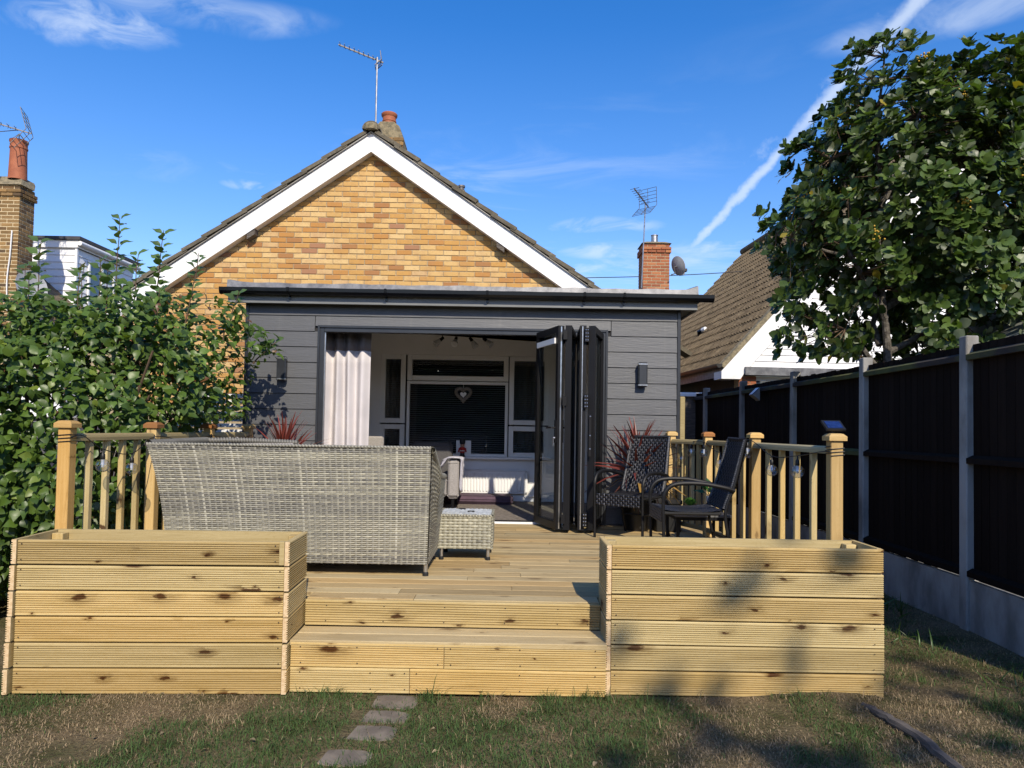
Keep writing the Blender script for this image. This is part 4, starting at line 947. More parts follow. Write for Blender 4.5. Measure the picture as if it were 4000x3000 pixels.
# ================================================================ fence on the right
fe = thing('closeboard_fence', 'dark stained closeboard fence with concrete posts and gravel boards', 'fence', (3.6, 7.3, 0))
PO = [(3.52, 3.90), (3.60, 5.60), (3.635, 7.30), (3.60, 9.05), (3.53, 10.85), (3.46, 12.65), (3.38, 14.4)]
FB = MB(); FB.prism([(-.055, -.006, 0), (.055, -.004, 0), (.055, .003, 0), (-.055, .006, 0)], (0, 0, 1.83)); FBM = mesh_from('fence_board', FB.v, FB.f); FBM.materials.append(MT['fence'])
PP = MB(); PP.cbox(-.05, .05, -.05, .05, -.1, 2.35, .008); PPM = mesh_from('fence_post', PP.v, PP.f); PPM.materials.append(MT['concrete'])
for i, (x, y) in enumerate(PO): put('fence_post', PPM, None, fe, (x, y, 0), (random.uniform(-.004, .004), random.uniform(-.004, .004), random.uniform(-.03, .03)))
for i, (a, b) in enumerate(zip(PO[:-1], PO[1:])):
    A, B = Vector((*a, 0)), Vector((*b, 0)); d = (B-A).normalized(); L = (B-A).length; n = Vector((-d.y, d.x, 0)); ang = math.atan2(d.y, d.x)   # n points to -X (garden)
    if n.x > 0: n = -n
    L0, L1 = .045, L-.045; nb = int((L1-L0)/.1); st_ = (L1-L0)/nb
    for k in range(nb):
        gap = .0 if i < 3 or k % 4 else .006
        p = A+d*(L0+st_*(k+.5))+Vector((0, 0, .445+random.uniform(-.006, .008))); put('fence_board', FBM, None, fe, p-n*.012, (0, 0, ang+random.uniform(-.015, .015)))
    for z, mt in ((2.185, 'mossrail'), (1.375, 'mossrail' if i in (2,) else 'fence'), (.50, 'fence')):
        pa, pb = A+d*L0+Vector((0, 0, z))+n*.022, A+d*L1+Vector((0, 0, z))+n*.022; zz = Vector((0, 0, 1))
        m = MB(); m.prism([pa-n*.022-zz*.03, pa+n*.022-zz*.03, pa+n*.022+zz*.012, pa-n*.022+zz*.035], pb-pa); m.build('rail', MT[mt], fe)
    m = MB(); c = (A+B)/2; m.obox((c.x, c.y, .215), d*(L/2-.045), n*.025, Vector((0, 0, .225))); m.build('gravel_board', MT['concrete'], fe)
# timber post and pale coping at the far end, by the extension corner
t = thing('side_wall', 'low wall with pale peeling coping between the extension and the fence', 'wall', (2.9, 13.0, 0))
MB().box(2.1, 3.9, 13.3, 13.45, 0, 2.22).build('wall_body', MT['timber_grey'], t)
MB().cbox(2.1, 3.95, 13.25, 13.5, 2.22, 2.30, .01).build('coping', MT['white'], t)
tag(MB().cbox(2.20, 2.27, 9.3, 9.38, 0, 2.02, .01).build('timber_post', MT['railwood']), 'bare timber gate post beside the corner of the grey extension', 'post')
t = thing('fence_light', 'small wedge solar light fixed high on the dark fence', 'light', (3.50, 10.1, 2.02))
MB().prism([(3.50, 10.02, 2.02), (3.40, 10.02, 2.10), (3.50, 10.02, 2.20)], (0, .16, 0)).build('body', MT['dish'], t)
MB().prism([(3.398, 10.03, 2.104), (3.494, 10.03, 2.20), (3.490, 10.03, 2.204), (3.394, 10.03, 2.108)], (0, .14, 0)).build('panel', MT['solar'], t)
# shed roof beyond the fence
t = thing('garden_shed', 'shed with a grey-green felt roof beyond the dark fence', 'shed', (5.9, 7.3, 0))
MB().box(5.1, 7.6, 6.0, 9.2, 0, 2.35).build('wall', MT['timber_grey'], t)
MB().prism([(4.95, 5.9, 2.42), (6.4, 5.9, 3.28), (7.85, 5.9, 2.42), (7.85, 5.9, 2.36), (6.4, 5.9, 3.22), (4.95, 5.9, 2.36)], (0, 3.4, 0)).build('roof', MT['shedroof'], t)
# things glimpsed behind the shrub
t = thing('boundary_wall', 'pale rendered garden wall showing in gaps of the shrub', 'wall', (-5.4, 8, 0))
MB().box(-5.5, -5.35, 4.0, 14, 0, 1.55).build('wall_body', MT['wallwhite'], t); MB().cbox(-5.54, -5.31, 4.0, 14, 1.552, 1.61, .01).build('coping', MT['concrete'], t)
t = thing('side_gate', 'white slatted side gate between the shrub and the extension', 'gate', (-3.5, 8.4, 0))
for x in (-3.95, -3.18): MB().cbox(x, x+.06, 8.38, 8.44, 0, 1.95, .004).build('gate_post', MT['white'], t)
for k in range(26): MB().cbox(-3.885, -3.185, 8.40, 8.42, .12+k*.07, .12+k*.07+.045, .003).build('slat', MT['white'], t)

# ================================================================ wicker
def weave(fn, nu, nv, amp, tones, stake_tone, back=.35, var=.12, stake_w=.30, rowfill=.44):
    """real over-and-under weave on a surface fn(u,v)->(pos,normal); returns verts, quads, colours"""
    V, Q, Cc = [], [], []; base = 0
    for j in range(nv):
        us = np.linspace(0, 1, nu*4+1); vc = (j+.5)/nv; ph = np.cos(np.pi*(us*nu-.5)+np.pi*j)
        tone = np.array(tones[int(rng.integers(len(tones)))]); run = np.interp(us, np.linspace(0, 1, 14), rng.normal(1, var, 14))
        for dv, ex in ((-rowfill, 0.), (-rowfill*.45, .75), (rowfill*.45, .75), (rowfill, 0.)):
            p, n = fn(us, np.full_like(us, np.clip(vc+dv/nv, 0, 1))); V.append(p+n*(amp*(ph+ex))[:, None]); Cc.append(tone[None]*run[:, None])
        m = len(us); k = np.arange(m-1)
        for r in range(3): a = base+r*m; Q.append(np.stack([a+k, a+k+1, a+m+k+1, a+m+k], 1))
        base += 4*m
    for i in range(nu):
        vs = np.linspace(0, 1, nv*2+1); uc = (i+.5)/nu; ph = -np.cos(np.pi*i+np.pi*(vs*nv-.5))
        tone = np.array(stake_tone)*(1+rng.normal(0, var*.7))*(1.35 if rng.random() < .06 else .86)
        for du, ex in ((-stake_w, 0), (0, .6), (stake_w, 0)):
            p, n = fn(np.full_like(vs, np.clip(uc+du/nu, 0, 1)), vs); V.append(p+n*(amp*(ph*.95+ex))[:, None]); Cc.append(np.repeat(tone[None], len(vs), 0))
        m = len(vs); k = np.arange(m-1)
        for r in range(2): a = base+r*m; Q.append(np.stack([a+k, a+m+k, a+m+k+1, a+k+1], 1))
        base += 3*m
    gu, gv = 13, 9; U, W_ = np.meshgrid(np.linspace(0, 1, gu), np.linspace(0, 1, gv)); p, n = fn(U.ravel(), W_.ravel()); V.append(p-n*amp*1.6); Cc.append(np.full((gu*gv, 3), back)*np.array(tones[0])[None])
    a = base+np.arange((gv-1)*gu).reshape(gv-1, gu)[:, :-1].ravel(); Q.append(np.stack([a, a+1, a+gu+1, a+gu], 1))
    return np.concatenate(V), np.concatenate(Q), np.clip(np.concatenate(Cc), 0, 1)
def weave_obj(name, parent, mat, fn, nu, nv, amp, tones, stake, **kw):
    v, q, c = weave(fn, nu, nv, amp, tones, stake, **kw); v = v-np.array(root_off(parent))[None]
    me = fast_mesh(name, v, q, c, True); me.materials.append(mat); o = bpy.data.objects.new(name, me); link(o, parent); o['kind'] = 'stuff'; return o
def vec(x, y, z): return np.stack(np.broadcast_arrays(x, y, z), 1).astype(float)
TN = [(.305, .284, .215), (.225, .212, .17), (.35, .328, .243), (.17, .161, .135), (.26, .244, .19), (.325, .305, .228), (.20, .189, .157)]
ST = (.28, .266, .21)
WK = MT['wicker']
# ---- sofa, its back to the garden
so_ = thing('wicker_sofa', 'grey wicker garden sofa seen from behind on the deck', 'sofa', (-1.55, 5.55, DZ))
def f_back(u, v):
    xl = -2.505-.155*np.power(v, 2.0); xr = -.60+.015*v; x = xl+(xr-xl)*u
    return vec(x, 5.205-.025*v-.02*np.sin(np.pi*u)*np.sin(np.pi*v), .555+.85*v+.012*np.sin(u*9)*v*(1-v)), vec(0*x, -1+0*x, 0*x)
weave_obj('back_weave', so_, WK, f_back, 46, 58, .0038, TN, ST, var=.11, rowfill=.40, stake_w=.2)
def f_rarm(u, v):
    zt_ = 1.40-.25*np.clip(u*2.2, 0, 1)**1.3; return vec(-.595+.05*v*np.clip(u*3, .3, 1)*1.0, 5.22+.74*u, .555+(zt_-.555)*v), vec(1+0*u, 0*u, 0*u)
weave_obj('arm_weave', so_, WK, f_rarm, 18, 50, .0038, TN, ST, rowfill=.40, stake_w=.2)
def f_larm(u, v):
    zt_ = 1.40+.0*u; return vec(-2.505-.155*v*v, 5.24+1.0*u, .555+(zt_-.555)*v), vec(-1+0*u, 0*u, 0*u)
weave_obj('arm_weave', so_, WK, f_larm, 22, 36, .0042, TN, ST)
def f_seat(u, v): return vec(-2.45+1.83*u, 5.95+0*u, .555+.28*v), vec(0*u, 1+0*u, 0*u)
weave_obj('seat_front', so_, WK, f_seat, 40, 14, .0042, TN, ST)
MB().cbox(-2.46, -.62, 5.22, 5.30, .60, 1.36, .02).build('back_frame', MT['greyfabric'], so_)
MB().cbox(-2.46, -.64, 5.31, 5.94, .56, .82, .02).build('seat_base', MT['charfabric'], so_)
MB().cbox(-.66, -.60, 5.24, 5.94, .56, 1.12, .02).build('arm_frame', MT['greyfabric'], so_)
# top rolls made of spiral-wound strand
def rope(name, pts, r, parent, mat, tones, turns_per_m=42, nseg=6, seg_per_m=170):
    pts = [Vector(p) for p in pts]; L = sum((b-a).length for a, b in zip(pts[:-1], pts[1:])); m = max(8, int(L*seg_per_m)); V = []; C_ = []; 
    acc = [0.]; 
    for a, b in zip(pts[:-1], pts[1:]): acc.append(acc[-1]+(b-a).length)
    P = np.array([tuple(p) for p in pts]); ss = np.linspace(0, L, m); c = np.stack([np.interp(ss, acc, P[:, i]) for i in range(3)], 1)
    t = np.gradient(c, axis=0); t /= np.linalg.norm(t, axis=1)[:, None]; up = np.array([0, 0, 1.]); s_ = np.cross(t, up); s_ /= np.maximum(np.linalg.norm(s_, axis=1), 1e-6)[:, None]; b = np.cross(s_, t)
    n = 10
    for k in range(n):
        a = 2*np.pi*k/n; tw = ss*turns_per_m*2*np.pi+a*1.0; rr = r*(1+.16*np.sin(tw)); V.append(c+(math.cos(a)*s_+math.sin(a)*b)*rr[:, None])
        cc = np.where((np.sin(tw) > -.2)[:, None], np.array(tones[0])[None], np.array(tones[1])[None]*.55); C_.append(cc)
    V = np.stack(V, 1).reshape(-1, 3); C_ = np.stack(C_, 1).reshape(-1, 3); i = np.arange(m-1)[:, None]*n; k = np.arange(n)[None]
    Q = np.stack([i+k, i+(k+1) % n, i+n+(k+1) % n, i+n+k], 2).reshape(-1, 4)
    me = fast_mesh(name, V-np.array(root_off(parent))[None], Q, C_, True); me.materials.append(mat); o = bpy.data.objects.new(name, me); link(o, parent); return o
rope('top_roll', [(-2.660, 5.19, 1.403), (-1.6, 5.17, 1.406), (-.585, 5.19, 1.406)], .011, so_, WK, (ST, TN[1]))
rope('arm_roll', smooth_curve([(-.578, 5.21, 1.39), (-.57, 5.40, 1.29), (-.56, 5.60, 1.18), (-.56, 5.95, 1.15)], 5), .024, so_, WK, (ST, TN[1]))
rope('arm_roll', [(-2.665, 5.22, 1.40), (-2.66, 6.2, 1.41)], .028, so_, WK, (TN[3], TN[3]))
rope('top_roll', smooth_curve([(-2.66, 6.2, 1.41), (-2.4, 6.3, 1.415), (-1.9, 6.33, 1.40)], 5), .024, so_, WK, (TN[3], TN[3]))
MB().cbox(-2.5, -1.92, 6.29, 6.36, .56, 1.40, .02).build('side_back', MT['greyfabric'], so_)
MB().cbox(-2.42, -1.55, 5.34, 5.93, .825, .96, .04).build('seat_cushion', MT['charfabric'], so_)
MB().cbox(-1.54, -.68, 5.34, 5.93, .825, .96, .04).build('seat_cushion', MT['charfabric'], so_)
for (x, y) in ((-.612, 5.235), (-.63, 5.90), (-2.44, 5.24), (-2.44, 5.90)):
    lg = MB().tube([(x, y, DZ+.012), (x, y, .60)], .016, 12).build('leg', MT['alu'], so_, smooth=True)
    MB().lathe((x, y, DZ), [(.022, 0), (.022, .022), (.017, .03)], 12).build('foot', MT['rubber'], lg)
# ---- stool
sl_ = thing('wicker_stool', 'low grey wicker footstool beside the end of the sofa', 'stool', (-.37, 6.08, DZ))
x0, x1, y0, y1, z0, z1 = -.592, -.148, 5.865, 6.30, .565, .835
FL, FR, BR_, BL_ = ((x0, y0), (x1, y0), (x1, y1), (x0, y1))
def f_side(a, b, nrm_):
    def f(u, v): return vec(a[0]+(b[0]-a[0])*u, a[1]+(b[1]-a[1])*u, z0+(z1-z0)*v), vec(nrm_[0]+0*u, nrm_[1]+0*u, 0*u)
    return f
TS = [(.31, .292, .212), (.26, .247, .188), (.205, .197, .156), (.335, .317, .233)]
for a, b, nn in ((FL, FR, (0, -1)), (FR, BR_, (1, 0)), (BL_, FL, (-1, 0)), (BR_, BL_, (0, 1))):
    weave_obj('side_weave', sl_, WK, f_side(a, b, nn), 11, 11, .0055, TS, (.36, .345, .26), rowfill=.43)
def f_top(u, v): return vec(x0+.01+(x1-x0-.02)*u, y0+.01+(y1-y0-.02)*v, z1+.012-.010*((2*u-1)**8+(2*v-1)**8)), vec(0*u, 0*u, 1+0*u)
weave_obj('top_weave', sl_, WK, f_top, 11, 16, .005, [(.45, .47, .46), (.38, .40, .40)], (.5, .5, .46))
MB().cbox(x0+.012, x1-.012, y0+.012, y1-.012, z0-.0, z1-.004, .01).build('inner_frame', MT['charfabric'], sl_)
for p, q in zip((FL, FR, BR_, BL_), (FR, BR_, BL_, FL)): rope('edge_roll', [(*p, z1), (*q, z1)], .012, sl_, WK, (TS[0], TS[2]))
for p in (FL, FR, BR_, BL_): rope('corner_roll', [(p[0], p[1], z0), (p[0]+.0005, p[1], z1)], .011, sl_, WK, (TS[0], TS[2]))
for (x, y) in ((x0+.03, y0+.03), (x1-.03, y0+.03), (x0+.03, y1-.03), (x1-.03, y1-.03)):
    lg = MB().tube([(x, y, DZ+.012), (x, y, .58)], .014, 12).build('leg', MT['alu'], sl_, smooth=True)
    MB().lathe((x, y, DZ), [(.02, 0), (.02, .022), (.015, .03)], 12).build('foot', MT['rubber'], lg)
for (x, y) in ((-.42, 6.2), (-.33, 6.02)): MB().cbox(x-.032, x+.032, y-.012, y+.012, z1+.008, z1+.026, .006).build('clip', MT['rubber'], sl_)

# ---- black chairs
BT = [(.008, .008, .010), (.006, .006, .008), (.011, .011, .013)]
def chair(label, loc, rz):
    t = thing('wicker_armchair', label, 'chair', loc, rz, 'black wicker armchairs on the deck', local=True); BWK = MT['blackwicker']
    def fb(u, v):
        h = .445+.585*v; y = .235+.055*np.clip(v*3, 0, 1)+.14*v; return vec((.47-.03*v)*(u-.5), y+.022*np.sin(np.pi*u), h), vec(0*u, -1+0*u, .22+0*u)
    weave_obj('back_weave', t, BWK, fb, 18, 22, .0035, BT, (.09, .09, .095), back=.2, stake_w=.13)
    def fbb(u, v): p, n = fb(1-u, v); return p-n*.02, -n
    weave_obj('back_weave', t, BWK, fbb, 20, 26, .0035, BT, (.02, .02, .02), back=.2)
    def fs(u, v): return vec(.50*(u-.5), -.25+.49*v, .445-.02*np.sin(np.pi*np.clip(v, 0, 1))), vec(0*u, 0*u, 1+0*u)
    weave_obj('seat_weave', t, BWK, fs, 18, 20, .0035, BT, (.05, .05, .055), back=.2, stake_w=.13)
    def ff(u, v): return vec(.50*(u-.5), -.262+.0*u, .335+.115*v), vec(0*u, -1+0*u, 0*u)
    weave_obj('seat_apron', t, BWK, ff, 18, 5, .0035, BT, (.14, .14, .15), back=.2, stake_w=.13)
    MB().cbox(-.25, .25, -.25, .23, .402, .432, .01).build('seat_frame', MT['rubber'], t)
    for s_ in (-1, 1):
        def fsd(u, v, s_=s_): return vec(s_*.258+0*u, -.25+.48*u, .385+.06*v-.015*u), vec(s_+0*u, 0*u, 0*u)
        pts = smooth_curve([(s_*.27, -.245, 0), (s_*.27, -.25, .30), (s_*.272, -.255, .52), (s_*.275, -.225, .615), (s_*.278, -.14, .66), (s_*.28, .05, .665), (s_*.275, .24, .635), (s_*.262, .33, .61)], 6)
        MB().tube(pts, [.0135]*13+[.019]*(len(pts)-13), 10).build('front_leg_and_arm', MT['chairframe'], t, smooth=True)
        pts = smooth_curve([(s_*.255, .37, 0), (s_*.25, .29, .22), (s_*.247, .262, .44), (s_*.243, .335, .66), (s_*.222, .43, 1.035)], 5)
        MB().tube(pts, .0135, 10).build('rear_leg', MT['chairframe'], t, smooth=True)
        rope('side_binding', [(s_*.236, .25, .46), (s_*.234, .325, .66), (s_*.221, .425, 1.03)], .013, t, BWK, ((.10, .10, .105), (.02, .02, .02)), 60)
    rope('top_binding', smooth_curve([(-.22, .43, 1.032), (0, .45, 1.028), (.22, .43, 1.032)], 4), .014, t, BWK, ((.03, .03, .033), (.012, .012, .012)), 60)
    MB().tube([(-.25, .30, .20), (.25, .30, .20)], .010, 8).build('stretcher', MT['chairframe'], t, smooth=True)
    return t
chair('black wicker armchair facing the steps, backed by the red spiky plant', (1.228, 7.3, DZ), R(-38))
chair('black wicker armchair turned side-on with its back to the balustrade', (1.505, 6.10, DZ), R(-90))
# ---- side table with plants
t = thing('side_table', 'low black side table with a grey top behind the side-on chair', 'table', (1.76, 6.72, DZ))
MB().cbox(1.50, 2.01, 6.47, 6.97, .782, .806, .004).build('table_top', MT['tabletop'], t)
MB().cbox(1.505, 2.005, 6.475, 6.965, .752, .7815, .003).build('table_frame', MT['blackalu'], t)
for (x, y) in ((1.53, 6.50), (1.98, 6.50), (1.53, 6.94), (1.98, 6.94)): MB().cbox(x-.013, x+.013, y-.013, y+.013, DZ, .7515, .003).build('leg', MT['blackalu'], t)

# ---- leaves
def blade(n=5, wd=.09, droop=.4, fold=.25):
    """a strap leaf along +Y, unit length"""
    v = []; f = []
    for i in range(n+1):
        s_ = i/n; w2 = wd*(math.sin(math.pi*(.12+.88*s_)**.8)) if i < n else .004; z = -droop*s_*s_; y = s_*(1-.25*droop*s_)
        v += [(-w2, y, z+fold*w2), (0, y, z), (w2, y, z+fold*w2)]
    for i in range(n): a = i*3; f += [(a, a+1, a+4, a+3), (a+1, a+2, a+5, a+4)]
    return np.array(v), f
def ovate(wide=.34, serr=0., droop=.18, fold=.22, nseg=6, shape='l'):
    v = []; f = []
    prof = {'o': [0, .42, .78, 1.0, .96, .66, .12], 'p': [0, .66, .97, .98, .70, .32, 0], 'l': [0, .5, .85, 1.0, .9, .55, 0]}[shape]
    for i in range(nseg+1):
        s_ = i/nseg; w2 = wide*prof[i]*(1+(serr if i % 2 else -serr)); z = -droop*s_*s_
        v += [(-w2, s_, z+fold*w2+.04*math.sin(i*2.1)), (0, s_, z), (w2, s_, z+fold*w2-.04*math.sin(i*1.7))]
    for i in range(nseg): a = i*3; f += [(a, a+1, a+4, a+3), (a+1, a+2, a+5, a+4)]
    return np.array(v), f
def frames(dirs, nrms):
    d = dirs/np.linalg.norm(dirs, axis=1)[:, None]; n = nrms-d*(nrms*d).sum(1)[:, None]; n /= np.maximum(np.linalg.norm(n, axis=1), 1e-6)[:, None]; s_ = np.cross(d, n)
    return s_, d, n
def scatter(name, tmpl, P, dirs, nrms, size, cols, mat, parent, n_own=0, rank=None, wide=None):
    """leaves as one stuff mesh; the n_own best-seen ones become leaf objects of their own"""
    tv_, tf_ = tmpl; s_, d, n = frames(dirs, nrms); N_ = len(P); order = np.argsort(rank) if rank is not None else np.arange(N_); own = order[:n_own]; rest_ = order[n_own:]
    if len(rest_):
        sz = size[rest_]; V = (P[rest_][:, None]+sz[:, None, None]*(tv_[None, :, 0:1]*s_[rest_][:, None]*(1 if wide is None else wide[rest_][:, None, None])+tv_[None, :, 1:2]*d[rest_][:, None]+tv_[None, :, 2:3]*n[rest_][:, None])).reshape(-1, 3)
        F = (np.array(tf_)[None]+(np.arange(len(rest_))*len(tv_))[:, None, None]).reshape(-1, len(tf_[0])); C_ = np.repeat(cols[rest_], len(tv_), 0)
        me = fast_mesh(name, V-np.array(root_off(parent))[None], F, C_, True, len(tf_[0])); me.materials.append(mat); o = bpy.data.objects.new(name, me); link(o, parent); o['kind'] = 'stuff'
    if n_own:
        var = []
        for k in range(6):
            c = cols[own[int(k*(len(own)-1)/5)]]; me = mesh_from('leaf', tv_, tf_, True, 180, np.repeat(c[None], len(tv_), 0)); me.materials.append(mat); var.append(me)
        off = root_off(parent)
        for i in own:
            o = bpy.data.objects.new('leaf', var[int(rng.integers(6))]); link(o, parent)
            M_ = Matrix(((s_[i][0], d[i][0], n[i][0], 0), (s_[i][1], d[i][1], n[i][1], 0), (s_[i][2], d[i][2], n[i][2], 0), (0, 0, 0, 1))) @ Matrix.Scale(float(size[i]), 4); M_.translation = Vector(P[i])-off; o.matrix_local = M_
def rnd_dir(N_): a = rng.normal(size=(N_, 3)); return a/np.linalg.norm(a, axis=1)[:, None]
# small pot plants on the table
t = thing('potted_plant', 'leafy green plant in a pale stone pot on the side table', 'plant', (1.90, 6.74, .806))
MB().lathe((1.90, 6.74, .806), [(.040, 0), (.046, .14), (.046, .15), (.040, .15), (.038, .12)], 20, False).build('pot', MT['stonepot'], t, smooth=True)
MB().lathe((1.90, 6.74, .90), [(.039, 0), (.039, .03)], 14).build('soil', MT['soil'], t)
N_ = 16; P = np.array([(1.90, 6.74, .93)])+rng.normal(0, .012, (N_, 3)); dd = rnd_dir(N_); dd[:, 2] = np.abs(dd[:, 2])+.7
dd /= np.linalg.norm(dd, axis=1)[:, None]; P = P+dd*.06; stm = MB()
for p in P: stm.tube([(1.90, 6.74, .92), tuple(p)], .004, 5)
stm.build('stalks', MT['stem'], t)
for i in range(N_): scatter('leaf', ovate(.22), P[i:i+1], dd[i:i+1]*np.array([[1, 1, .4]]), np.array([[0, -.5, 1.]]), np.array([.13]), np.array([[.03, .10, .025]])*rng.uniform(.7, 1.3), MT['leaf'], t, 1)
t = thing('succulent_bowl', 'bright green succulent in a black bowl on the side table', 'plant', (1.68, 6.66, .806))
MB().lathe((1.68, 6.66, .806), [(.05, 0), (.075, .03), (.078, .05), (.07, .05), (.06, .035)], 20, True).build('bowl', MT['blackpot'], t, smooth=True)
for k in range(26):
    a = k*2.4; el = .15+1.3*(k/26); d1_ = np.array([[math.cos(a)*math.cos(el), math.sin(a)*math.cos(el), math.sin(el)+.2]])
    scatter('leaf', ovate(.36, 0, -.25, .5), np.array([[1.68, 6.66, .86]]), d1_, np.array([[0, 0, 1.]]), np.array([.085]), np.array([[.075, .20, .03]])*rng.uniform(.7, 1.2), MT['leaf'], t, 1)
# cordylines
def cordyline(label, x, y, h, red, dead):
    t = thing('cordyline', label, 'plant', (x, y, DZ))
    MB().lathe((x, y, DZ), [(.125, 0), (.13, .02), (.165, .30), (.178, .305), (.178, .335), (.16, .335), (.155, .29)], 24, False).build('pot', MT['blackpot'], t, smooth=True)
    MB().lathe((x, y, DZ+.02), [(.12, 0), (.155, .27)], 18).build('soil', MT['soil'], t)
    MB().tube([(x, y, DZ+.25), (x, y, DZ+.64)], .022, 8).build('trunk', MT['stem'], t)
    N_ = 100
    for i in range(N_):
        q = i/N_; a = i*2.39996+rng.uniform(-.2, .2); el = R(-20)+q*R(130); el = min(el, R(58)+q*R(30))
        d_ = np.array([[math.cos(a)*math.cos(el), math.sin(a)*math.cos(el), math.sin(el)]]); n_ = np.array([[-math.cos(a)*math.sin(el), -math.sin(a)*math.sin(el), math.cos(el)]])
        y_wall = y+d_[0, 1]*.6
        L_ = rng.uniform(.46, .66)
        if y_wall > 8.12: L_ *= .55
        if i < N_*.2 and dead: c = np.array([[.36, .21, .05]]) if rng.random() < .6 else np.array([[.09, .035, .025]])
        else: c = np.array([red])*rng.uniform(.55, 1.35)
        n_ = n_+rng.normal(0, .45, (1, 3)); scatter('leaf', blade(5, .032, (.55 if q < .3 else .28)*rng.uniform(.5, 1.2)), np.array([[x, y, DZ+.58+q*.08]]), d_, n_, np.array([L_]), c, MT['leaf'], t, 1)
    return t
cordyline('red spiky cordyline with yellowed lower leaves in a black pot by the folded doors', 1.40, 7.86, .98, (.17, .038, .030), True)
cordyline('red spiky cordyline in a black pot between the sofa and the grey wall', -2.47, 7.72, 1.02, (.24, .055, .042), False)
t = thing('square_pot', 'square black plastic pot behind the black armchairs', 'pot', (1.72, 7.86, DZ))
MB().cbox(1.585, 1.855, 7.73, 8.0, DZ, DZ+.30, .01).build('pot_body', MT['blackpot'], t); MB().cbox(1.575, 1.865, 7.72, 8.01, DZ+.30, DZ+.345, .006).build('rim', MT['blackpot'], t)

# ---- string lights
def festoon(label, path, bulbs, wraps, sockets_only=()):
    t = thing('string_lights', label, 'string lights', path[0])
    MB().tube(smooth_curve(path, 6), .0035, 5).build('cable', MT['cable'], t)
    if wraps:
        (x, y, z), r = wraps; m = MB()
        for k in range(3):
            zz = z+(k-1)*.022; q = [(x-r, y-r, zz), (x+r, y-r, zz+.008), (x+r, y+r, zz+.004), (x-r, y+r, zz+.012), (x-r, y-r, zz+.02)]; m.tube(q, .0032, 5)
        m.build('cable_wrap', MT['cable'], t)
    for (x, y, z) in bulbs:
        s_ = MB().lathe((x, y, z+.043), [(.013, 0), (.016, .006), (.014, .035), (.006, .045), (.004, .07)], 12).build('socket', MT['cable'], t, smooth=True)
        b = MB().ball((x, y, z), .047, 20, 14).build('bulb', MT['bulbglass'], t, smooth=True, ang=180)
        MB().tube([(x, y, z+.044), (x, y, z-.012)], [.011, .008], 8).build('filament', MT['upvc'], b)
    for (x, y, z) in sockets_only: MB().lathe((x, y, z-.03), [(.015, 0), (.018, .006), (.014, .035), (.006, .045), (.004, .07)], 12).build('socket', MT['cable'], t, smooth=True)
    return t
br = [(2.053, 5.10, 1.284), (2.052, 5.60, 1.264), (2.04, 6.15, 1.385), (2.03, 6.90, 1.25), (1.99, 7.35, 1.341), (1.95, 7.70, 1.336), (1.90, 7.95, 1.247)]
path = [(2.09, 4.66, 1.44), (2.085, 4.80, 1.435)]+[p for b in br for p in ((b[0], b[1], b[2]+.113),)]+[(1.80, 8.05, 1.40)]
festoon('black festoon string with clear globe bulbs along the balustrade by the dark fence', path, br, ((2.137, 4.70, 1.435), .044))
bl = [(-2.845, 4.96, 1.252), (-2.85, 5.35, 1.21)]
path = [(-2.89, 4.66, 1.45), (-2.88, 4.78, 1.46), (-2.845, 4.96, 1.365), (-2.85, 5.35, 1.323), (-2.865, 5.72, 1.445), (-2.87, 6.3, 1.40), (-2.865, 6.78, 1.445), (-2.86, 7.3, 1.40), (-2.85, 7.8, 1.44)]
festoon('black festoon string with clear globe bulbs along the balustrade by the shrub', path, bl, ((-2.935, 4.70, 1.44), .044), [(-2.862, 5.70, 1.42), (-2.862, 6.78, 1.42)])
t = thing('solar_panel', 'small blue solar panel on the cap of the corner newel post', 'solar panel', (2.137, 4.72, 1.562))
MB().obox((2.137, 4.72, 1.612), (.064, 0, 0), (0, .045, .030), (0, -.004, .006)).build('frame', MT['blackpot'], t)
MB().obox((2.137, 4.7155, 1.6195), (.050, 0, 0), (0, .033, .022), (0, -.0006, .0009)).build('cell', MT['solar'], t)
MB().tube([(2.137, 4.72, 1.56), (2.137, 4.72, 1.606)], .012, 8).build('stalk', MT['blackpot'], t)
# ---- wall lights
def walllight(x, label):
    t = thing('wall_light', label, 'wall light', (x, 8.18, 2.2), group='black up-and-down wall lights')
    MB().cbox(x-.052, x+.052, 8.085, 8.16, 2.062, 2.345, .012).build('body', MT['anth'], t)
    MB().cbox(x-.03, x+.03, 8.1605, 8.184, 2.12, 2.28, .003).build('bracket', MT['anth'], t)
    for z in (2.315, 2.075): MB().cbox(x-.0535, x+.0535, 8.083, 8.13, z, z+.016, .002).build('trim_ring', MT['alu'], t)
    return t
walllight(1.49, 'black wall light on the grey boards above the red plant and chairs')
walllight(-2.645, 'black wall light on the grey boards half hidden by the shrub')

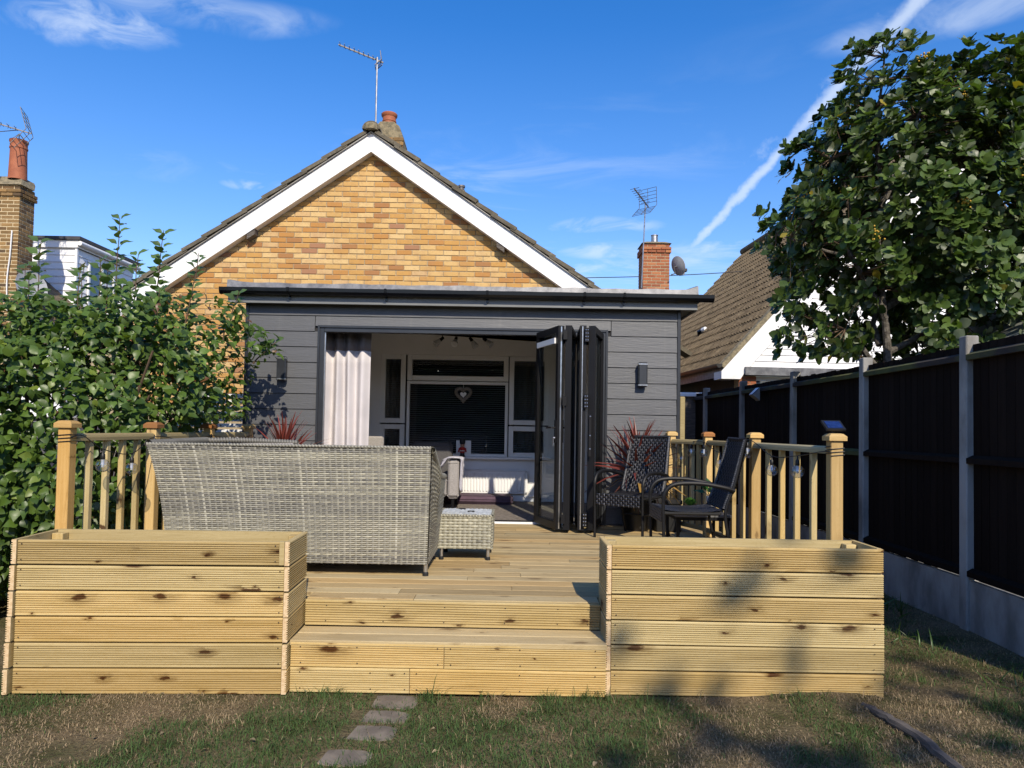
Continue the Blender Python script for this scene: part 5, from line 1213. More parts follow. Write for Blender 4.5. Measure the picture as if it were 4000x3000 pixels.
# ================================================================ things in the room
# curtain: pleated sheet with a dark heading band
def curtain():
    t = thing('curtain', 'pale pleated curtain with a dark grey band hanging inside the doorway', 'curtain', (-1.96, 8.47, FZ))
    n = 90; xs = np.linspace(-2.235, -1.70, n)
    def ring(z, amp): return [(x+.012*math.sin(9*x+z), 8.47+amp*math.sin((x+2.235)*2*math.pi/.175+1.1*math.sin(x*6.3+.4))+.006*math.sin(z*3+x*20), z) for x in xs]
    levels = [FZ+.01, .9, 1.4, 1.9, 2.3, 2.46]
    for nm, lv, mt in (('drape', levels, 'curtain'), ('heading_band', [2.461, 2.55, 2.69], 'curtaindark')):
        V = [p for z in lv for p in ring(z, .042 if z > 2 else .05)]; F = [(i*n+k, i*n+k+1, i*n+n+k+1, i*n+n+k) for i in range(len(lv)-1) for k in range(n-1)]
        o = MB().add(V, F).build(nm, MT[mt], t, smooth=True, ang=80); md = o.modifiers.new('thick', 'SOLIDIFY'); md.thickness = .004
    MB().tube([(-2.25, 8.47, 2.70), (-1.5, 8.47, 2.70)], .012, 8).build('pole', MT['alu'], t)
curtain()
t = thing('radiator', 'white ribbed panel radiator under the inner window', 'radiator', (-.26, 10.55, .62))
MB().cbox(-.80, .22, 10.515, 10.56, .60, .935, .008).build('panel', MT['radiator'], t)
for k in range(22): MB().cbox(-.775+k*.0452, -.775+k*.0452+.024, 10.502, 10.5145, .635, .90, .005).build('rib', MT['radiator'], t)
MB().cbox(-.805, .225, 10.51, 10.585, .936, .948, .003).build('grille', MT['radiator'], t)
MB().cbox(.2205, .25, 10.52, 10.57, .62, .92, .006).build('end_panel', MT['radiator'], t)
MB().tube(smooth_curve([(.20, 10.54, .605), (.24, 10.54, .56), (.30, 10.55, .56), (.42, 10.56, .60), (.48, 10.57, .72)], 4), .008, 6).build('pipe', MT['upvc'], t)
t = thing('wall_socket', 'white double socket on the room wall beside the radiator', 'socket', (.39, 10.59, .87))
MB().cbox(.32, .46, 10.588, 10.599, .83, .915, .004).build('plate', MT['upvc'], t); MB().cbox(.35, .375, 10.584, 10.5875, .88, .90, .002).cbox(.405, .43, 10.584, 10.5875, .88, .90, .002).build('switches', MT['upvc'], t)
t = thing('spotlight_bar', 'ceiling spotlight bar with four frosted glass heads', 'spotlights', (-.72, 10.3, 2.985))
MB().cbox(-1.12, -.30, 10.27, 10.33, 2.925, 2.984, .006).build('bar', MT['wallwhite'], t)
fg = mk('frosted_glass', (.6, .6, .58, 1), (.5, .5, .48, 1), 6, .3)
for k, (x, ax) in enumerate(((-1.03, (-.75, -.35, -.7)), (-.83, (-.1, -.75, -.65)), (-.62, (.55, -.25, -.8)), (-.42, (.75, -.3, -.65)))):
    a = Vector(ax).normalized(); p = Vector((x, 10.3, 2.86)); m = MB().tube([p+Vector((0, 0, .07)), p], .008, 6).tube([p-a*.02, p+a*.05], [.022, .026], 12).build('spot_head', MT['blackalu'], t)
    MB().tube([p+a*.05, p+a*.085, p+a*.15], [.026, .040, .050], 14).build('spot_glass', fg, m, smooth=True)
# armchair with throw
t = thing('fabric_armchair', 'grey tweed armchair inside the doorway with a white throw on its arm', 'armchair', (-1.1, 9.65, FZ))
def pad(nm, b, c=.03, mt='greyfabric'):
    o = MB().cbox(*b, c).build(nm, MT[mt], t); md = o.modifiers.new('soft', 'BEVEL'); md.width = c*.6; md.segments = 2; return o
pad('arm', (-.83, -.68, 9.32, 10.05, .64, 1.14)); pad('arm', (-1.55, -1.42, 9.32, 10.05, .64, 1.10)); pad('seat', (-1.41, -.84, 9.32, 9.98, .66, .90)); pad('backrest', (-1.42, -.83, 9.99, 10.2, .64, 1.35, ), .04, 'charfabric')
for (x, y) in ((-.76, 9.38), (-1.48, 9.38), (-.76, 10.0), (-1.48, 10.0)): MB().tube([(x, y, FZ), (x, y, .65)], [.018, .026], 10).build('leg', MT['blackalu'], t)
def throw():
    n, m_ = 26, 22; V = []; F = []
    for j in range(m_):
        for i in range(n):
            u = i/(n-1); s_ = j/(m_-1); L_ = s_*.60-.20       # across the arm, from inside to outside
            if L_ < -.09: x, z = -.842-(-.09-L_)*.75, 1.155-(-.09-L_)*.8
            elif L_ > .09: x, z = -.668, 1.155-(L_-.09)*(.55+.45*math.sin(u*5+1.)**2)
            else: x, z = -.755+L_*.95, 1.158+.008*math.cos(L_*17)
            z -= .16*math.sin(u*math.pi*1.6+.3)*max(0, abs(L_)-.09)*3
            V.append((x+.014*math.sin(u*19+j*.2)*(.4+abs(L_)*2)+(.012 if L_ > .09 else 0), 9.30+u*.42+.012*math.sin(j*.7+i), z+.006*math.sin(i*2.2)))
    for j in range(m_-1):
        for i in range(n-1): a = j*n+i; F.append((a, a+1, a+n+1, a+n))
    o = MB().add(V, F).build('throw_blanket', MT['whitefabric'], None, smooth=True, ang=180); md = o.modifiers.new('thick', 'SOLIDIFY'); md.thickness = .008
    tag(o, 'white throw blanket draped over the grey armchair arm', 'blanket')
throw()
t = thing('dining_chair', 'grey upholstered chair just behind the pale curtain', 'chair', (-1.85, 9.4, FZ))
o = MB().cbox(-2.15, -1.72, 9.55, 9.62, .95, 1.43, .025).build('backrest', MT['greyfabric'], t); o = MB().cbox(-2.15, -1.72, 9.15, 9.56, .88, .96, .025).build('seat', MT['greyfabric'], t)
for (x, y) in ((-2.12, 9.18), (-1.75, 9.18), (-2.12, 9.58), (-1.75, 9.58)): MB().tube([(x, y, FZ), (x, y, .90)], .016, 8).build('leg', MT['blackalu'], t)
o = MB().cbox(-.95, .03, 10.05, 10.45, FZ+.001, .605, .035).build('floor_cushion', MT['purple']); tag(o, 'flat purple floor cushion under the radiator', 'cushion'); md = o.modifiers.new('soft', 'BEVEL'); md.width = .02; md.segments = 3
# toy soldier on the sill
t = thing('soldier_ornament', 'painted toy soldier in red coat and tall black hat on the window sill', 'ornament', (-.725, 10.545, wz0))
c = (-.725, 10.545, wz0)
MB().lathe(c, [(.045, 0), (.045, .015), (.034, .02), (.030, .055)], 14).build('base', MT['blackpot'], t)
MB().lathe((c[0], c[1], c[2]+.0555), [(.034, 0), (.038, .03), (.044, .07), (.03, .09)], 16).build('coat', MT['redcoat'], t, smooth=True)
for s_ in (-1, 1): MB().tube([(c[0]+s_*.04, c[1], c[2]+.13), (c[0]+s_*.056, c[1]-.01, c[2]+.07)], [.014, .011], 8).build('arm', MT['redcoat'], t)
MB().lathe((c[0], c[1], c[2]+.085), [(.0415, 0), (.0425, .01)], 16).build('belt', MT['upvc'], t)
hd = MB().ball((c[0], c[1], c[2]+.17), .032, 14, 8).build('head', MT['skinpaint'], t, smooth=True)
eb = MB()
for s_ in (-1, 1): eb.ball((c[0]+s_*.012, c[1]-.029, c[2]+.175), .005, 6, 4)
eb.build('eyes', MT['blackpot'], hd); MB().ball((c[0], c[1]-.032, c[2]+.167), .005, 6, 4).build('nose', MT['skinpaint'], hd)
MB().lathe((c[0], c[1], c[2]+.185), [(.034, 0), (.043, .03), (.042, .07), (.028, .09), (.004, .095)], 16).build('hat', MT['blackpot'], t, smooth=True)
o = MB().cbox(-.82, -.60, 10.575, 10.5805, wz0, wz0+.24, .001).build('card', MT['upvc']); tag(o, 'plain pale card propped against the window behind the toy soldier', 'card')
# heart wreath
def heart(r, c): return [(c[0]+r*16*math.sin(a)**3/17, c[1], c[2]+r*(13*math.cos(a)-5*math.cos(2*a)-2*math.cos(3*a)-math.cos(4*a))/17) for a in [2*math.pi*k/36 for k in range(37)]]
t = thing('heart_wreath', 'pale wicker heart wreath hanging on the inner window', 'wreath', (-.73, 10.6, 2.07))
MB().tube(heart(.115, (-.73, 10.592, 2.07)), .026, 8, False).build('outer_heart', MT['heart'], t)
MB().prism(heart(.05, (-.73, 10.588, 2.06))[:-1], (0, .012, 0)).build('inner_heart', MT['upvc'], t)
MB().tube([(-.73, 10.6, 2.10), (-.73, 10.6, 2.25)], .003, 4).build('ribbon', MT['upvc'], t)

# curtains of the inner room, seen through the side panes
for (xa, xb, lab) in ((-2.0, -1.62, 'olive grey curtain behind the narrow left inner window'), (-.02, .52, 'olive grey curtain behind the right inner window')):
    n = 40; xs = np.linspace(xa, xb, n); V = []; F = []
    for z in (1.0, 1.5, 2.0, 2.7):
        for x in xs: V.append((x+(.10 if xa < -1 else -.10)*max(0, 1.9-z)*.4, 10.80+.03*math.sin(x*60+z*.6), z))
    for i in range(3):
        for k in range(n-1): F.append((i*n+k, i*n+k+1, i*n+n+k+1, i*n+n+k))
    o = MB().add(V, F).build('window_curtain', MT['greyfabric'], None, smooth=True, ang=80); md = o.modifiers.new('thick', 'SOLIDIFY'); md.thickness = .004; tag(o, lab, 'curtain')

# ================================================================ shrub on the left
def in_ell(P, ells):
    q = np.full(len(P), 9.)
    for c, r in ells: q = np.minimum(q, (((P-np.array(c))/np.array(r))**2).sum(1))
    return q
def make_shrub():
    t = thing('leafy_shrub', 'large leafy green shrub with tall upright shoots beside the deck', 'shrub', (-3.95, 6.6, 0))
    ells = [((-4.1, 6.5, 1.42), (1.45, 1.15, 1.22)), ((-3.22, 7.1, 2.0), (.72, .55, .85)), ((-4.5, 5.55, .95), (1.0, .6, .85)), ((-3.55, 6.5, 1.9), (.62, .7, .95)), ((-3.55, 6.0, .95), (.55, .8, .75)), ((-2.85, 7.45, 2.30), (.40, .35, .36)), ((-3.05, 7.2, 2.75), (.30, .3, .36)), ((-5.2, 6.2, 1.5), (.9, .9, 1.15)), ((-3.7, 7.3, 1.0), (.7, .7, .9))]
    P = rng.uniform((-6.2, 4.9, .15), (-2.3, 8.1, 3.3), (260000, 3)); q = in_ell(P, ells)
    wob = .16*np.sin(P[:, 0]*5.1+P[:, 2]*3)+.14*np.sin(P[:, 1]*6+P[:, 2]*4.3+1)+.10*np.sin(P[:, 0]*11+P[:, 1]*9)
    q = q+wob; front = (P[:, 1] < 7.0) | (P[:, 2] > 2.0) | (P[:, 0] > -3.4)
    keep = (q < 1.) & ((q > .50) | (rng.random(len(P)) < .12)) & ~((P[:, 0] > -3.02) & (P[:, 2] < 1.62)) & ~((P[:, 1] > 8.0) & (P[:, 0] > -3.1)) & (front | (rng.random(len(P)) < .3)) & (P[:, 0] > -5.6) & ~((P[:, 2] > 2.45) & (rng.random(len(P)) > .6)) & ~((P[:, 0] > -3.35) & (P[:, 2] > 2.85)) & ~((P[:, 0] > -2.78) & (P[:, 2] < 2.28))
    P = P[keep][:19500]
    cen = np.array((-4.0, 6.8, 1.2)); out = (P-cen); out /= np.linalg.norm(out, axis=1)[:, None]; N_ = len(P)
    dirs = out*.55+rnd_dir(N_)*.75+np.array([0, 0, -.55]); nr = out*.75+np.array([0.08, -.45, .55])+rnd_dir(N_)*.50; size = rng.uniform(.045, .115, N_)
    g_ = rng.random(N_)[:, None]; base = np.array([.050, .096, .014])*(1-g_)+np.array([.105, .172, .024])*g_; base *= rng.uniform(.65, 1.25, (N_, 1)); yl = rng.random(N_) < .05; base[yl] = np.array([.16, .22, .035]); br_ = rng.random(N_) < .012; base[br_] = np.array([.12, .055, .02])
    # upright shoots
    stem = MB(); EP, ED, EN, ES, EC = [], [], [], [], []
    shoots = [((-3.80, 6.7, 2.2), (-3.79, 6.75, 3.52)), ((-3.46, 6.75, 2.2), (-3.39, 6.8, 3.42)), ((-4.45, 6.6, 2.1), (-4.55, 6.75, 3.28)), ((-4.05, 6.5, 2.1), (-4.05, 6.6, 3.02)), ((-3.2, 6.8, 2.2), (-3.08, 6.9, 3.22)), ((-2.95, 7.2, 2.4), (-2.82, 7.25, 2.92)), ((-4.75, 6.3, 2.0), (-4.9, 6.3, 2.9)), ((-3.65, 6.3, 2.1), (-3.62, 6.3, 2.95)), ((-4.25, 6.9, 2.2), (-4.24, 6.95, 3.10)), ((-2.75, 7.5, 2.2), (-2.48, 7.55, 2.48)), ((-3.3, 6.4, 2.0), (-3.2, 6.4, 2.78)), ((-4.6, 5.9, 1.7), (-4.75, 5.8, 2.45)),
              ((-3.95, 6.7, 2.2), (-3.93, 6.7, 3.12)), ((-3.55, 6.6, 2.2), (-3.56, 6.65, 3.15)), ((-4.6, 6.7, 2.1), (-4.72, 6.8, 3.05)), ((-4.3, 6.3, 2.0), (-4.33, 6.3, 2.85))]
    for a, b in shoots:
        a, b = Vector(a), Vector(b); L_ = (b-a).length; pts = [a.lerp(b, k/6)+Vector((random.uniform(-.015, .015), random.uniform(-.015, .015), 0)) for k in range(7)]; pts[0] = a; stem.tube(pts, [.009-.001*k for k in range(7)], 5)
        s_ = .12; az = random.uniform(0, 3)
        while s_ < L_:
            p = a.lerp(b, s_/L_); az += math.pi/2+random.uniform(-.3, .3); q_ = s_/L_; sz = .165*(1-.40*q_)
            for h in (0, math.pi):
                d = np.array([math.cos(az+h), math.sin(az+h), .45+.3*q_]); EP.append(np.array(p)+d*.012); ED.append(d); EN.append(np.array([-math.cos(az+h)*.5, -math.sin(az+h)*.5-.9, .6])); ES.append(sz*random.uniform(.8, 1.15)); EC.append(np.array([.085, .145, .04])*random.uniform(.7, 1.25))
            s_ += .062
    P = np.concatenate([P, EP]); dirs = np.concatenate([dirs, ED]); nr = np.concatenate([nr, EN]); size = np.concatenate([size, ES]); base = np.concatenate([base, EC])
    for k in range(26):
        a = k*.9; x, y = -3.95+.3*math.cos(a), 6.6+.3*math.sin(a); tx, ty = -3.95+(.3+1.0*random.random())*math.cos(a)*1.1, 6.7+(.2+.8*random.random())*math.sin(a); tz = random.uniform(1.5, 2.5)
        if tx > -3.0: tx = -3.1
        stem.tube(smooth_curve([(x, y, 0), ((x+tx)/2-.05, (y+ty)/2, tz*.55), (tx, ty, tz)], 4), [.02-.0013*i for i in range(9)], 6)
    stem.build('stems', MT['stem'], t, smooth=True)
    depth = P[:, 1]+.35*np.linalg.norm(P-np.array((-3.9, 5.0, 1.6)), axis=1)-size*6
    scatter('foliage', ovate(.36, 0, .25, .25, shape='p'), P, dirs, nr, size, base, MT['leaf'], t, 300, depth, wide=rng.uniform(.65, 1.15, len(P)))
make_shrub()

# ================================================================ trees
def branchy(mb, a, b, r0_, r1_, n=5, wig=.06):
    a, b = Vector(a), Vector(b); L_ = (b-a).length; pts = [a.lerp(b, k/n)+Vector((random.uniform(-1, 1), random.uniform(-1, 1), random.uniform(-.4, .4)))*wig*L_*(math.sin(math.pi*k/n)) for k in range(n+1)]
    mb.tube(pts, [r0_+(r1_-r0_)*k/n for k in range(n+1)], 8); return pts
def rosette_tree(name, label, base, trunk_pts, limbs, ells, ncl, leaf_sz, colA, colB, nown, cut=None, inner=.55, leaves=(6, 10), berries=0, group=None, pale=.12, box=None):
    t = thing(name, label, 'tree', base, group=group); mb = MB(); mb.tube(smooth_curve(trunk_pts, 4), [trunk_r*(1-.055*i) for i in range(len(trunk_pts)*4-3)] if (trunk_r := .085) else 0, 10)
    tips = []
    for a, b, r in limbs: tips += branchy(mb, a, b, r, r*.4)[2:]
    lo, hi = box; P = rng.uniform(lo, hi, (60000, 3)); q = in_ell(P, ells)+.24*np.sin(P[:, 0]*5.3+P[:, 2]*4.7)+.20*np.sin(P[:, 1]*5+P[:, 2]*6.9+2)+.12*np.sin(P[:, 0]*13+P[:, 2]*11)
    keep = (q < 1) & ((q > inner) | (rng.random(len(P)) < .10))
    if cut is not None: keep &= cut(P)
    P = P[keep][:ncl]; tipA = np.array([tuple(x) for x in tips])
    lp, ld, ln, ls, lc = [], [], [], [], []; tw = MB()
    cen = np.array(ells[0][0])
    for p in P:
        j = np.argmin(((tipA-p)**2).sum(1)); a = tipA[j]; out = p-cen; out /= np.linalg.norm(out); out[2] = out[2]*.6+.35
        if rng.random() < .3 and np.linalg.norm(a-p) < .7: tw.tube([tuple(a), tuple((a+p)/2+rng.normal(0, .04, 3)), tuple(p)], [.008, .006, .004], 4, False)
        k = int(rng.integers(*leaves)); az0 = rng.uniform(0, 6.28); ax = out/np.linalg.norm(out); u = np.cross(ax, (0.3, .2, 1.)); u /= np.linalg.norm(u); w_ = np.cross(ax, u); tone = rng.uniform(.55, 1.25)
        for m in range(k):
            az = az0+m*2.4; op = rng.uniform(.35, 1.25); d = ax*math.cos(op)+(u*math.cos(az)+w_*math.sin(az))*math.sin(op); lp.append(p+d*.015); ld.append(d+np.array([0, 0, -.12])); ln.append(ax*math.sin(op)-(u*math.cos(az)+w_*math.sin(az))*math.cos(op)*.8+np.array([0, 0, .35])+rng.normal(0, .25, 3))
            ls.append(leaf_sz*rng.uniform(.65, 1.2)); g_ = rng.random(); c = np.array(colA)*(1-g_)+np.array(colB)*g_; c = c*tone
            if rng.random() < pale: c = np.array([.16, .19, .11])*rng.uniform(.7, 1.2)
            elif rng.random() < .012: c = np.array([.30, .24, .03])
            lc.append(c)
    mb.build('trunk', MT['bark'], t, smooth=True); tw.build('twigs', MT['stem'], t)['kind'] = 'stuff'
    lp, ld, ln, ls, lc = map(np.array, (lp, ld, ln, ls, lc))
    scatter('crown', ovate(.35, .025, .12, .10, shape='o'), lp, ld, ln, ls, lc, MT['leaf'], t, nown, lp[:, 1]+np.abs(lp[:, 0]-4.6)*.25, wide=rng.uniform(.6, 1.15, len(lp)))
    if berries:
        idx = rng.choice(len(P), 400); n = 0
        for i in idx:
            p = P[i]
            if p[1] > 8.2 or n >= berries or p[2] < 3.4: continue
            n += 1; o_ = p+np.array([0, -.12, .06]); bb = MB()
            for k in range(14): q_ = o_+rng.normal(0, .035, 3); bb.ball(tuple(q_), .011, 6, 4)
            bb.build('berry_bunch', MT['berry'], t, smooth=True, ang=180, kind='stuff')
    return t
wb = [((5.15, 8.5, 4.15), (1.75, 1.25, 1.62)), ((4.2, 8.0, 5.25), (.58, .6, .90)), ((3.85, 8.0, 3.75), (.85, .75, .80)), ((3.45, 8.0, 3.0), (.42, .5, .62)), ((4.2, 8.1, 4.6), (.75, .7, .8)), ((6.3, 8.4, 4.3), (1.6, 1.1, 1.75)), ((3.15, 8.0, 3.75), (.42, .3, .22)), ((3.62, 8.0, 5.05), (.32, .25, .22)), ((5.55, 8.15, 5.4), (1.35, .7, .58)), ((3.55, 7.95, 4.3), (.32, .25, .3)), ((5.2, 8.2, 2.95), (1.35, .8, .75)), ((3.55, 8.0, 2.72), (.5, .5, .42)), ((6.4, 8.4, 3.2), (1.2, 1., 1.1)), ((4.75, 8.2, 2.75), (.45, .5, .5)), ((5.3, 7.9, 2.65), (1.5, .5, .42)), ((6.7, 8.2, 2.9), (1.0, .8, .7)), ((4.3, 8.6, 3.4), (.9, .6, .9))]
rosette_tree('whitebeam_tree', 'broad-leaved whitebeam tree with yellow berries leaning over the dark fence', (4.30, 8.15, 0),
    [(4.30, 8.15, 0), (4.28, 8.14, 1.2), (4.30, 8.12, 2.4), (4.24, 8.12, 3.2), (4.2, 8.15, 4.2), (4.25, 8.2, 5.3)],
    [((4.29, 8.13, 2.2), (3.75, 8.0, 2.75), .05), ((4.27, 8.12, 2.9), (3.7, 8.0, 3.75), .045), ((4.25, 8.12, 3.3), (5.4, 8.3, 4.6), .055), ((4.22, 8.12, 3.6), (3.6, 8.0, 4.7), .035), ((4.22, 8.15, 4.2), (4.9, 8.2, 5.6), .035), ((4.25, 8.2, 3.0), (6.0, 8.4, 4.2), .05), ((4.25, 8.2, 4.6), (4.2, 8.0, 5.9), .025), ((3.7, 8.0, 3.6), (2.95, 7.95, 3.8), .02), ((4.29, 8.13, 2.5), (5.4, 8.3, 3.1), .04), ((4.25, 8.2, 2.6), (4.4, 8.9, 3.9), .04)],
    wb, 4200, .122, (.030, .058, .013), (.098, .155, .030), 300, cut=lambda P: ((P[:, 0] > 3.75) | (P[:, 2] > 2.45)) & ~((np.abs(P[:, 0]-3.66) < .17) & (np.abs(P[:, 2]-3.28) < .17)) & ~((np.abs(P[:, 0]-4.24) < .17) & (P[:, 2] < 3.25) & (P[:, 1] < 8.3)) & (P[:, 0] < 7.6), berries=22, box=((2.6, 7.2, 2.35), (7.6, 9.8, 6.4)), inner=.5)
# the tree behind the viewer, right of the lawn, that dapples the planter and the grass
sh_e = [((5.5, -7.5, 7.55), (2.5, 1.4, 1.0)), ((7.6, -7.2, 8.0), (1.7, 1.5, 1.9)), ((5.0, -7.6, 9.2), (1.5, 1.1, .9))]
rosette_tree('garden_tree', 'tall garden tree at the open end of the lawn behind the viewer', (6.4, -7.5, 0),
    [(6.4, -7.5, 0), (6.38, -7.5, 2.4), (6.3, -7.55, 4.6), (6.1, -7.6, 6.6), (6.0, -7.6, 8.2), (6.0, -7.6, 9.6)],
    [((6.3, -7.55, 5.4), (7.6, -7.1, 8.0), .05), ((6.2, -7.55, 6.0), (3.6, -7.6, 7.6), .05), ((6.1, -7.6, 7.4), (5.0, -7.7, 9.3), .03)],
    sh_e, 560, .17, (.03, .06, .015), (.06, .11, .025), 0, cut=lambda P: ~((P[:, 2] > 8.45) & (P[:, 0] < 6.6) & (rng.random(len(P)) > .36)), box=((2.8, -10, 5.6), (9.4, -5.2, 10.6)), inner=.2)
# unseen hedge added behind the viewer so the window glass mirrors something dark
t = thing('reflection_hedge', 'unseen hedge added behind the viewer to darken the window reflections', 'hedge', (0, -15, 0))
MB().box(-24, 24, -16.2, -14.9, 0, 4.6).build('hedge_core', MT['soil'], t)
N_ = 9000; P = np.stack([rng.uniform(-24, 24, N_), np.full(N_, -14.85)+rng.uniform(-.1, .12, N_), rng.uniform(.05, 4.75, N_)], 1); nn = rnd_dir(N_)*.5+np.array([0, 1, .5])
scatter('foliage', ovate(.36), P, rnd_dir(N_)+np.array([0, .2, -.3]), nn, rng.uniform(.12, .2, N_), np.array([[.035, .075, .018]])*rng.uniform(.5, 1.4, (N_, 1)), MT['leaf'], t)

# ================================================================ grass, stones, edging
def vnoise(x, y, s, seed):
    r_g = np.random.default_rng(seed).random((64, 64)); xf, yf = x*s, y*s; xi, yi = np.floor(xf).astype(int), np.floor(yf).astype(int); fx, fy = xf-xi, yf-yi; fx = fx*fx*(3-2*fx); fy = fy*fy*(3-2*fy)
    g_ = lambda a, b: r_g[a % 64, b % 64]
    return (g_(xi, yi)*(1-fx)+g_(xi+1, yi)*fx)*(1-fy)+(g_(xi, yi+1)*(1-fx)+g_(xi+1, yi+1)*fx)*fy
STN = [(-.655, 4.095, .29, .20), (-.69, 3.885, .33, .165), (-.715, 3.68, .31, .18), (-.77, 3.40, .28, .17)]
def make_grass():
    N_ = 330000; x = rng.uniform(-3.9, 3.6, N_); y = rng.uniform(2.95, 8.2, N_)
    keep = (y < 4.18) | ((x > 2.24) & (rng.random(N_) < .45*np.clip(1.25-(y-4.2)*.16, .25, 1))) | ((x < -2.92) & (y < 5.0) & (rng.random(N_) < .35))
    keep &= ~((y > 4.08+.045*(x+2.85)) & (x > -2.86) & (x < -1.28)); keep &= ~((y > 4.185) & (x > -1.3) & (x < .6)); keep &= ~((x > .57) & (x < 2.22) & (y > 4.215))
    x, y = x[keep], y[keep]
    f1 = .55*vnoise(x, y, 1.7, 3)+.3*vnoise(x, y, 4.1, 5)+.15*vnoise(x, y, 11, 8)      # dry or green
    lush = np.exp(-((x+.75)/.55)**2)*.10+np.exp(-((x-.15)/.5)**2)*.06+np.exp(-((x-2.95)/.3)**2)*.16*(y > 3.3)+np.exp(-((y-4.1)/.08)**2)*.10*np.sin(x*2.3)**2-.06*(x > .7)*(x < 2.3)-.05*(x < -1.9)
    green = np.clip((f1+lush-.37)/.20, 0, 1)
    bare = (vnoise(x, y, 2.6, 12) > .70) & (green < .4)
    keep = ~(bare & (rng.random(len(x)) < .75))
    for (sx, sy, sw, sh) in STN:
        rr = ((x-sx)/(sw*.5))**4+((y-sy)/(sh*.52))**4; keep &= ~((rr < .35+.55*vnoise(x, y, 14, 21)) & (rng.random(len(x)) < .94))
    x, y, green = x[keep], y[keep], green[keep]; N_ = len(x)
    clump = vnoise(x, y, 9, 31); h = rng.uniform(.008, .024, N_)*(.7+.7*green)*(.7+.9*clump)*(1+1.2*(rng.random(N_) < .03)); tuft = np.exp(-((y-4.16)/.05)**2); h *= 1+1.5*tuft*np.clip(clump-.35, 0, 1)*2; az = rng.uniform(0, 2*np.pi, N_); lean = rng.uniform(.7, 1.8, N_)*(1.15-.25*green); w2 = rng.uniform(.0009, .0020, N_); gz = gh(x, y)
    L_ = h*1.25; cx, sy_ = np.cos(az), np.sin(az); px, py = -sy_, cx
    ts = ((0, 1.), (.5, .85), (1., .06)); V = np.zeros((N_, 6, 3), np.float32)
    for i, (s_, wf) in enumerate(ts):
        a = lean*s_*.85; ox = np.sin(a)*L_*s_; z = np.cos(a*.8)*L_*s_*.9
        for k, sg in enumerate((-1, 1)):
            V[:, i*2+k, 0] = x+cx*ox+px*w2*wf*sg; V[:, i*2+k, 1] = y+sy_*ox+py*w2*wf*sg; V[:, i*2+k, 2] = np.maximum(z, .002*i)+gz
    b = (np.arange(N_)*6)[:, None]; Q = np.concatenate([b+np.array([[0, 1, 3, 2]]), b+np.array([[2, 3, 5, 4]])])
    gcol = np.array([.060, .105, .028])[None]*rng.uniform(.6, 1.5, (N_, 1)); dcol = np.array([.33, .245, .14])[None]*rng.uniform(.5, 1.3, (N_, 1)); mixv = np.clip(green+rng.normal(0, .28, N_), 0, 1)[:, None] > .5
    c = np.where(mixv, gcol, dcol); me = fast_mesh('grass', V.reshape(-1, 3), Q, np.repeat(c, 6, 0)); me.materials.append(MT['grass']); o = bpy.data.objects.new('grass', me); link(o); o['kind'] = 'stuff'; tag(o, 'patchy dry lawn grass with green tufts in front of the deck', 'grass')
make_grass()
for i, (x, y, w_, h_) in enumerate(STN):
    m = MB(); n = 18; ring = []
    for k in range(n):
        a = 2*math.pi*k/n; c_, s_ = math.cos(a), math.sin(a); q = 4.; rr = (abs(c_)**q+abs(s_)**q)**(-1/q); ring.append((x+w_/2*rr*c_*random.uniform(.95, 1.03), y+h_/2*rr*s_*random.uniform(.93, 1.04)))
    z_s = float(gh(x, y)); v = [(a, b, z_s-.02) for a, b in ring]+[(a, b, z_s+.001) for a, b in ring]+[(x+(a-x)*.96, y+(b-y)*.96, z_s+.003) for a, b in ring]
    m.add(v, [(k, (k+1) % n, n+(k+1) % n, n+k) for k in range(n)]+[(n+k, n+(k+1) % n, 2*n+(k+1) % n, 2*n+k) for k in range(n)]+[tuple(range(2*n, 3*n))])
    lab = ['stepping stone touching the foot of the timber step', 'second stepping stone out from the timber step', 'third stepping stone out from the timber step', 'last stepping stone out on the lawn, partly grown over'][i]
    tag(m.build('stepping_stone', MT['flagstone']), lab, 'stone', 'stepping stones in the lawn')
pts = smooth_curve([(2.03, 4.10, .015), (2.07, 3.95, .012), (2.11, 3.72, .008), (2.10, 3.4, .004), (2.08, 3.0, .004)], 6)
tag(MB().tube([p+Vector((random.uniform(-.006, .006), 0, random.uniform(-.004, .004))) for p in pts], [.014+.014*min(1, i/6)+random.uniform(-.003, .003) for i in range(len(pts))], 8).build('edging_strip', MT['timber_grey'], smooth=True), 'old grey edging strip half sunk in the dry lawn', 'edging')
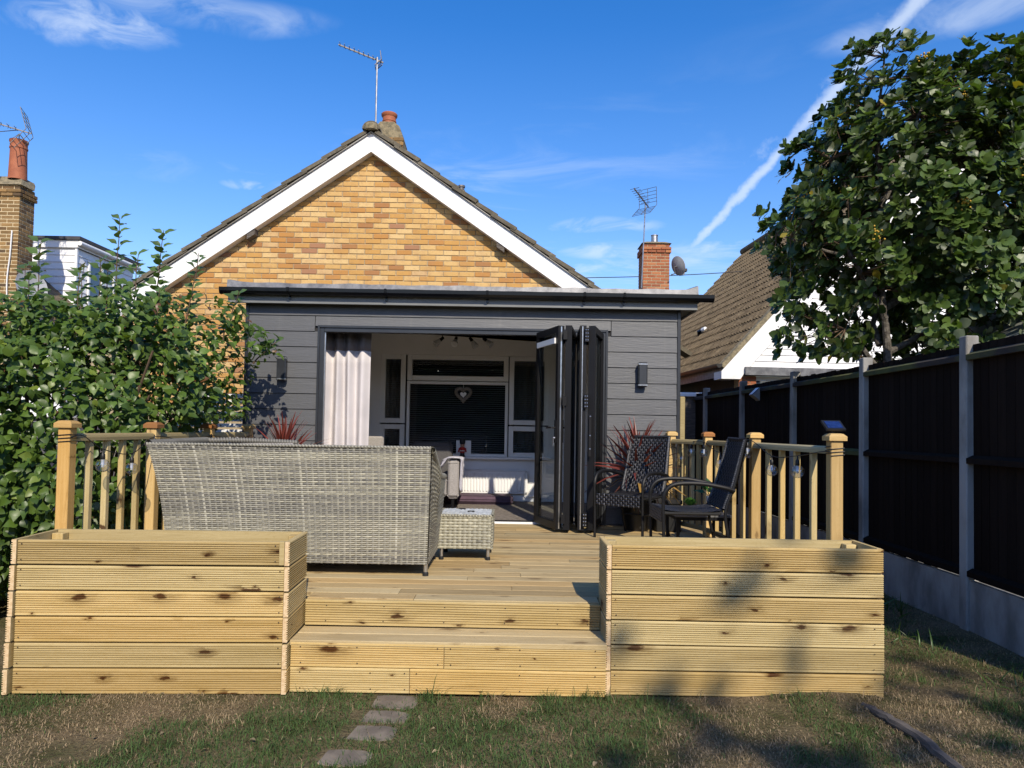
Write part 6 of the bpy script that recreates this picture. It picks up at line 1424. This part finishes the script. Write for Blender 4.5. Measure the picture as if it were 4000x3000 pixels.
# weeds by the gravel board
for (x, y, n, L_) in ((2.75, 6.0, 46, .26), (3.05, 5.4, 24, .18), (2.55, 6.9, 30, .2), (3.3, 6.2, 26, .22), (3.15, 4.5, 20, .15)):
    t = thing('weed_tuft', {2.75: 'tall grassy weed tuft beside the planter and gravel board', 3.05: 'small weed tuft near the second concrete post', 2.55: 'weed tuft hidden beside the deck edge', 3.3: 'weed tuft against the concrete gravel board', 3.15: 'low weed tuft on the dry lawn by the fence'}[x], 'weed', (x, y, 0))
    P = np.stack([rng.normal(x, .10, n), rng.normal(y, .10, n), np.zeros(n)], 1); dd = rnd_dir(n)*.7; dd[:, 2] = np.abs(dd[:, 2])+.6; nn = rnd_dir(n); nn[:, 2] += .5
    scatter('leaves', blade(4, .035, .7), P, dd, nn, rng.uniform(.5, 1.1, n)*L_, np.array([[.05, .10, .02]])*rng.uniform(.6, 1.4, (n, 1)), MT['leaf'], t, 0)
# pale rock left of the planter
m = MB(); v, f = [], []
for (r_r, z_) in ((.10, 0), (.12, .06), (.09, .12), (.03, .15)):
    for k in range(9): a = 2*math.pi*k/9; v.append((-3.05+r_r*math.cos(a)*random.uniform(.8, 1.2), 4.62+r_r*math.sin(a)*random.uniform(.8, 1.2), .42+z_))
for i in range(3):
    for k in range(9): f.append((i*9+k, i*9+(k+1) % 9, i*9+9+(k+1) % 9, i*9+9+k))
f += [tuple(range(8, -1, -1)), tuple(range(27, 36))]
for q in v: pass
v = [(a-1.85, b+2.2, c-.42) for a, b, c in v]
tag(m.add(v, f).build('rock', MT['concrete']), 'pale rough rock on the soil left of the planter', 'rock')

# a few dead leaves and straws on the lawn
N_ = 70; P = np.stack([rng.uniform(-3, 3.4, N_), rng.uniform(3.2, 4.1, N_), np.zeros(N_)], 1); P[:, 2] = gh(P[:, 0], P[:, 1])+.014
nn = rnd_dir(N_)*.4; nn[:, 2] = 1; dd = rnd_dir(N_); dd[:, 2] *= .2
me_n = len(bpy.data.objects)
scatter('fallen_leaves', ovate(.3, 0, .3, .5), P, dd, nn, rng.uniform(.012, .035, N_), np.array([[.42, .33, .19]])*rng.uniform(.4, 1.2, (N_, 1)), MT['leaf'], None)
o = bpy.data.objects['fallen_leaves']; tag(o, 'small dry leaf scraps strewn over the lawn', 'leaves')
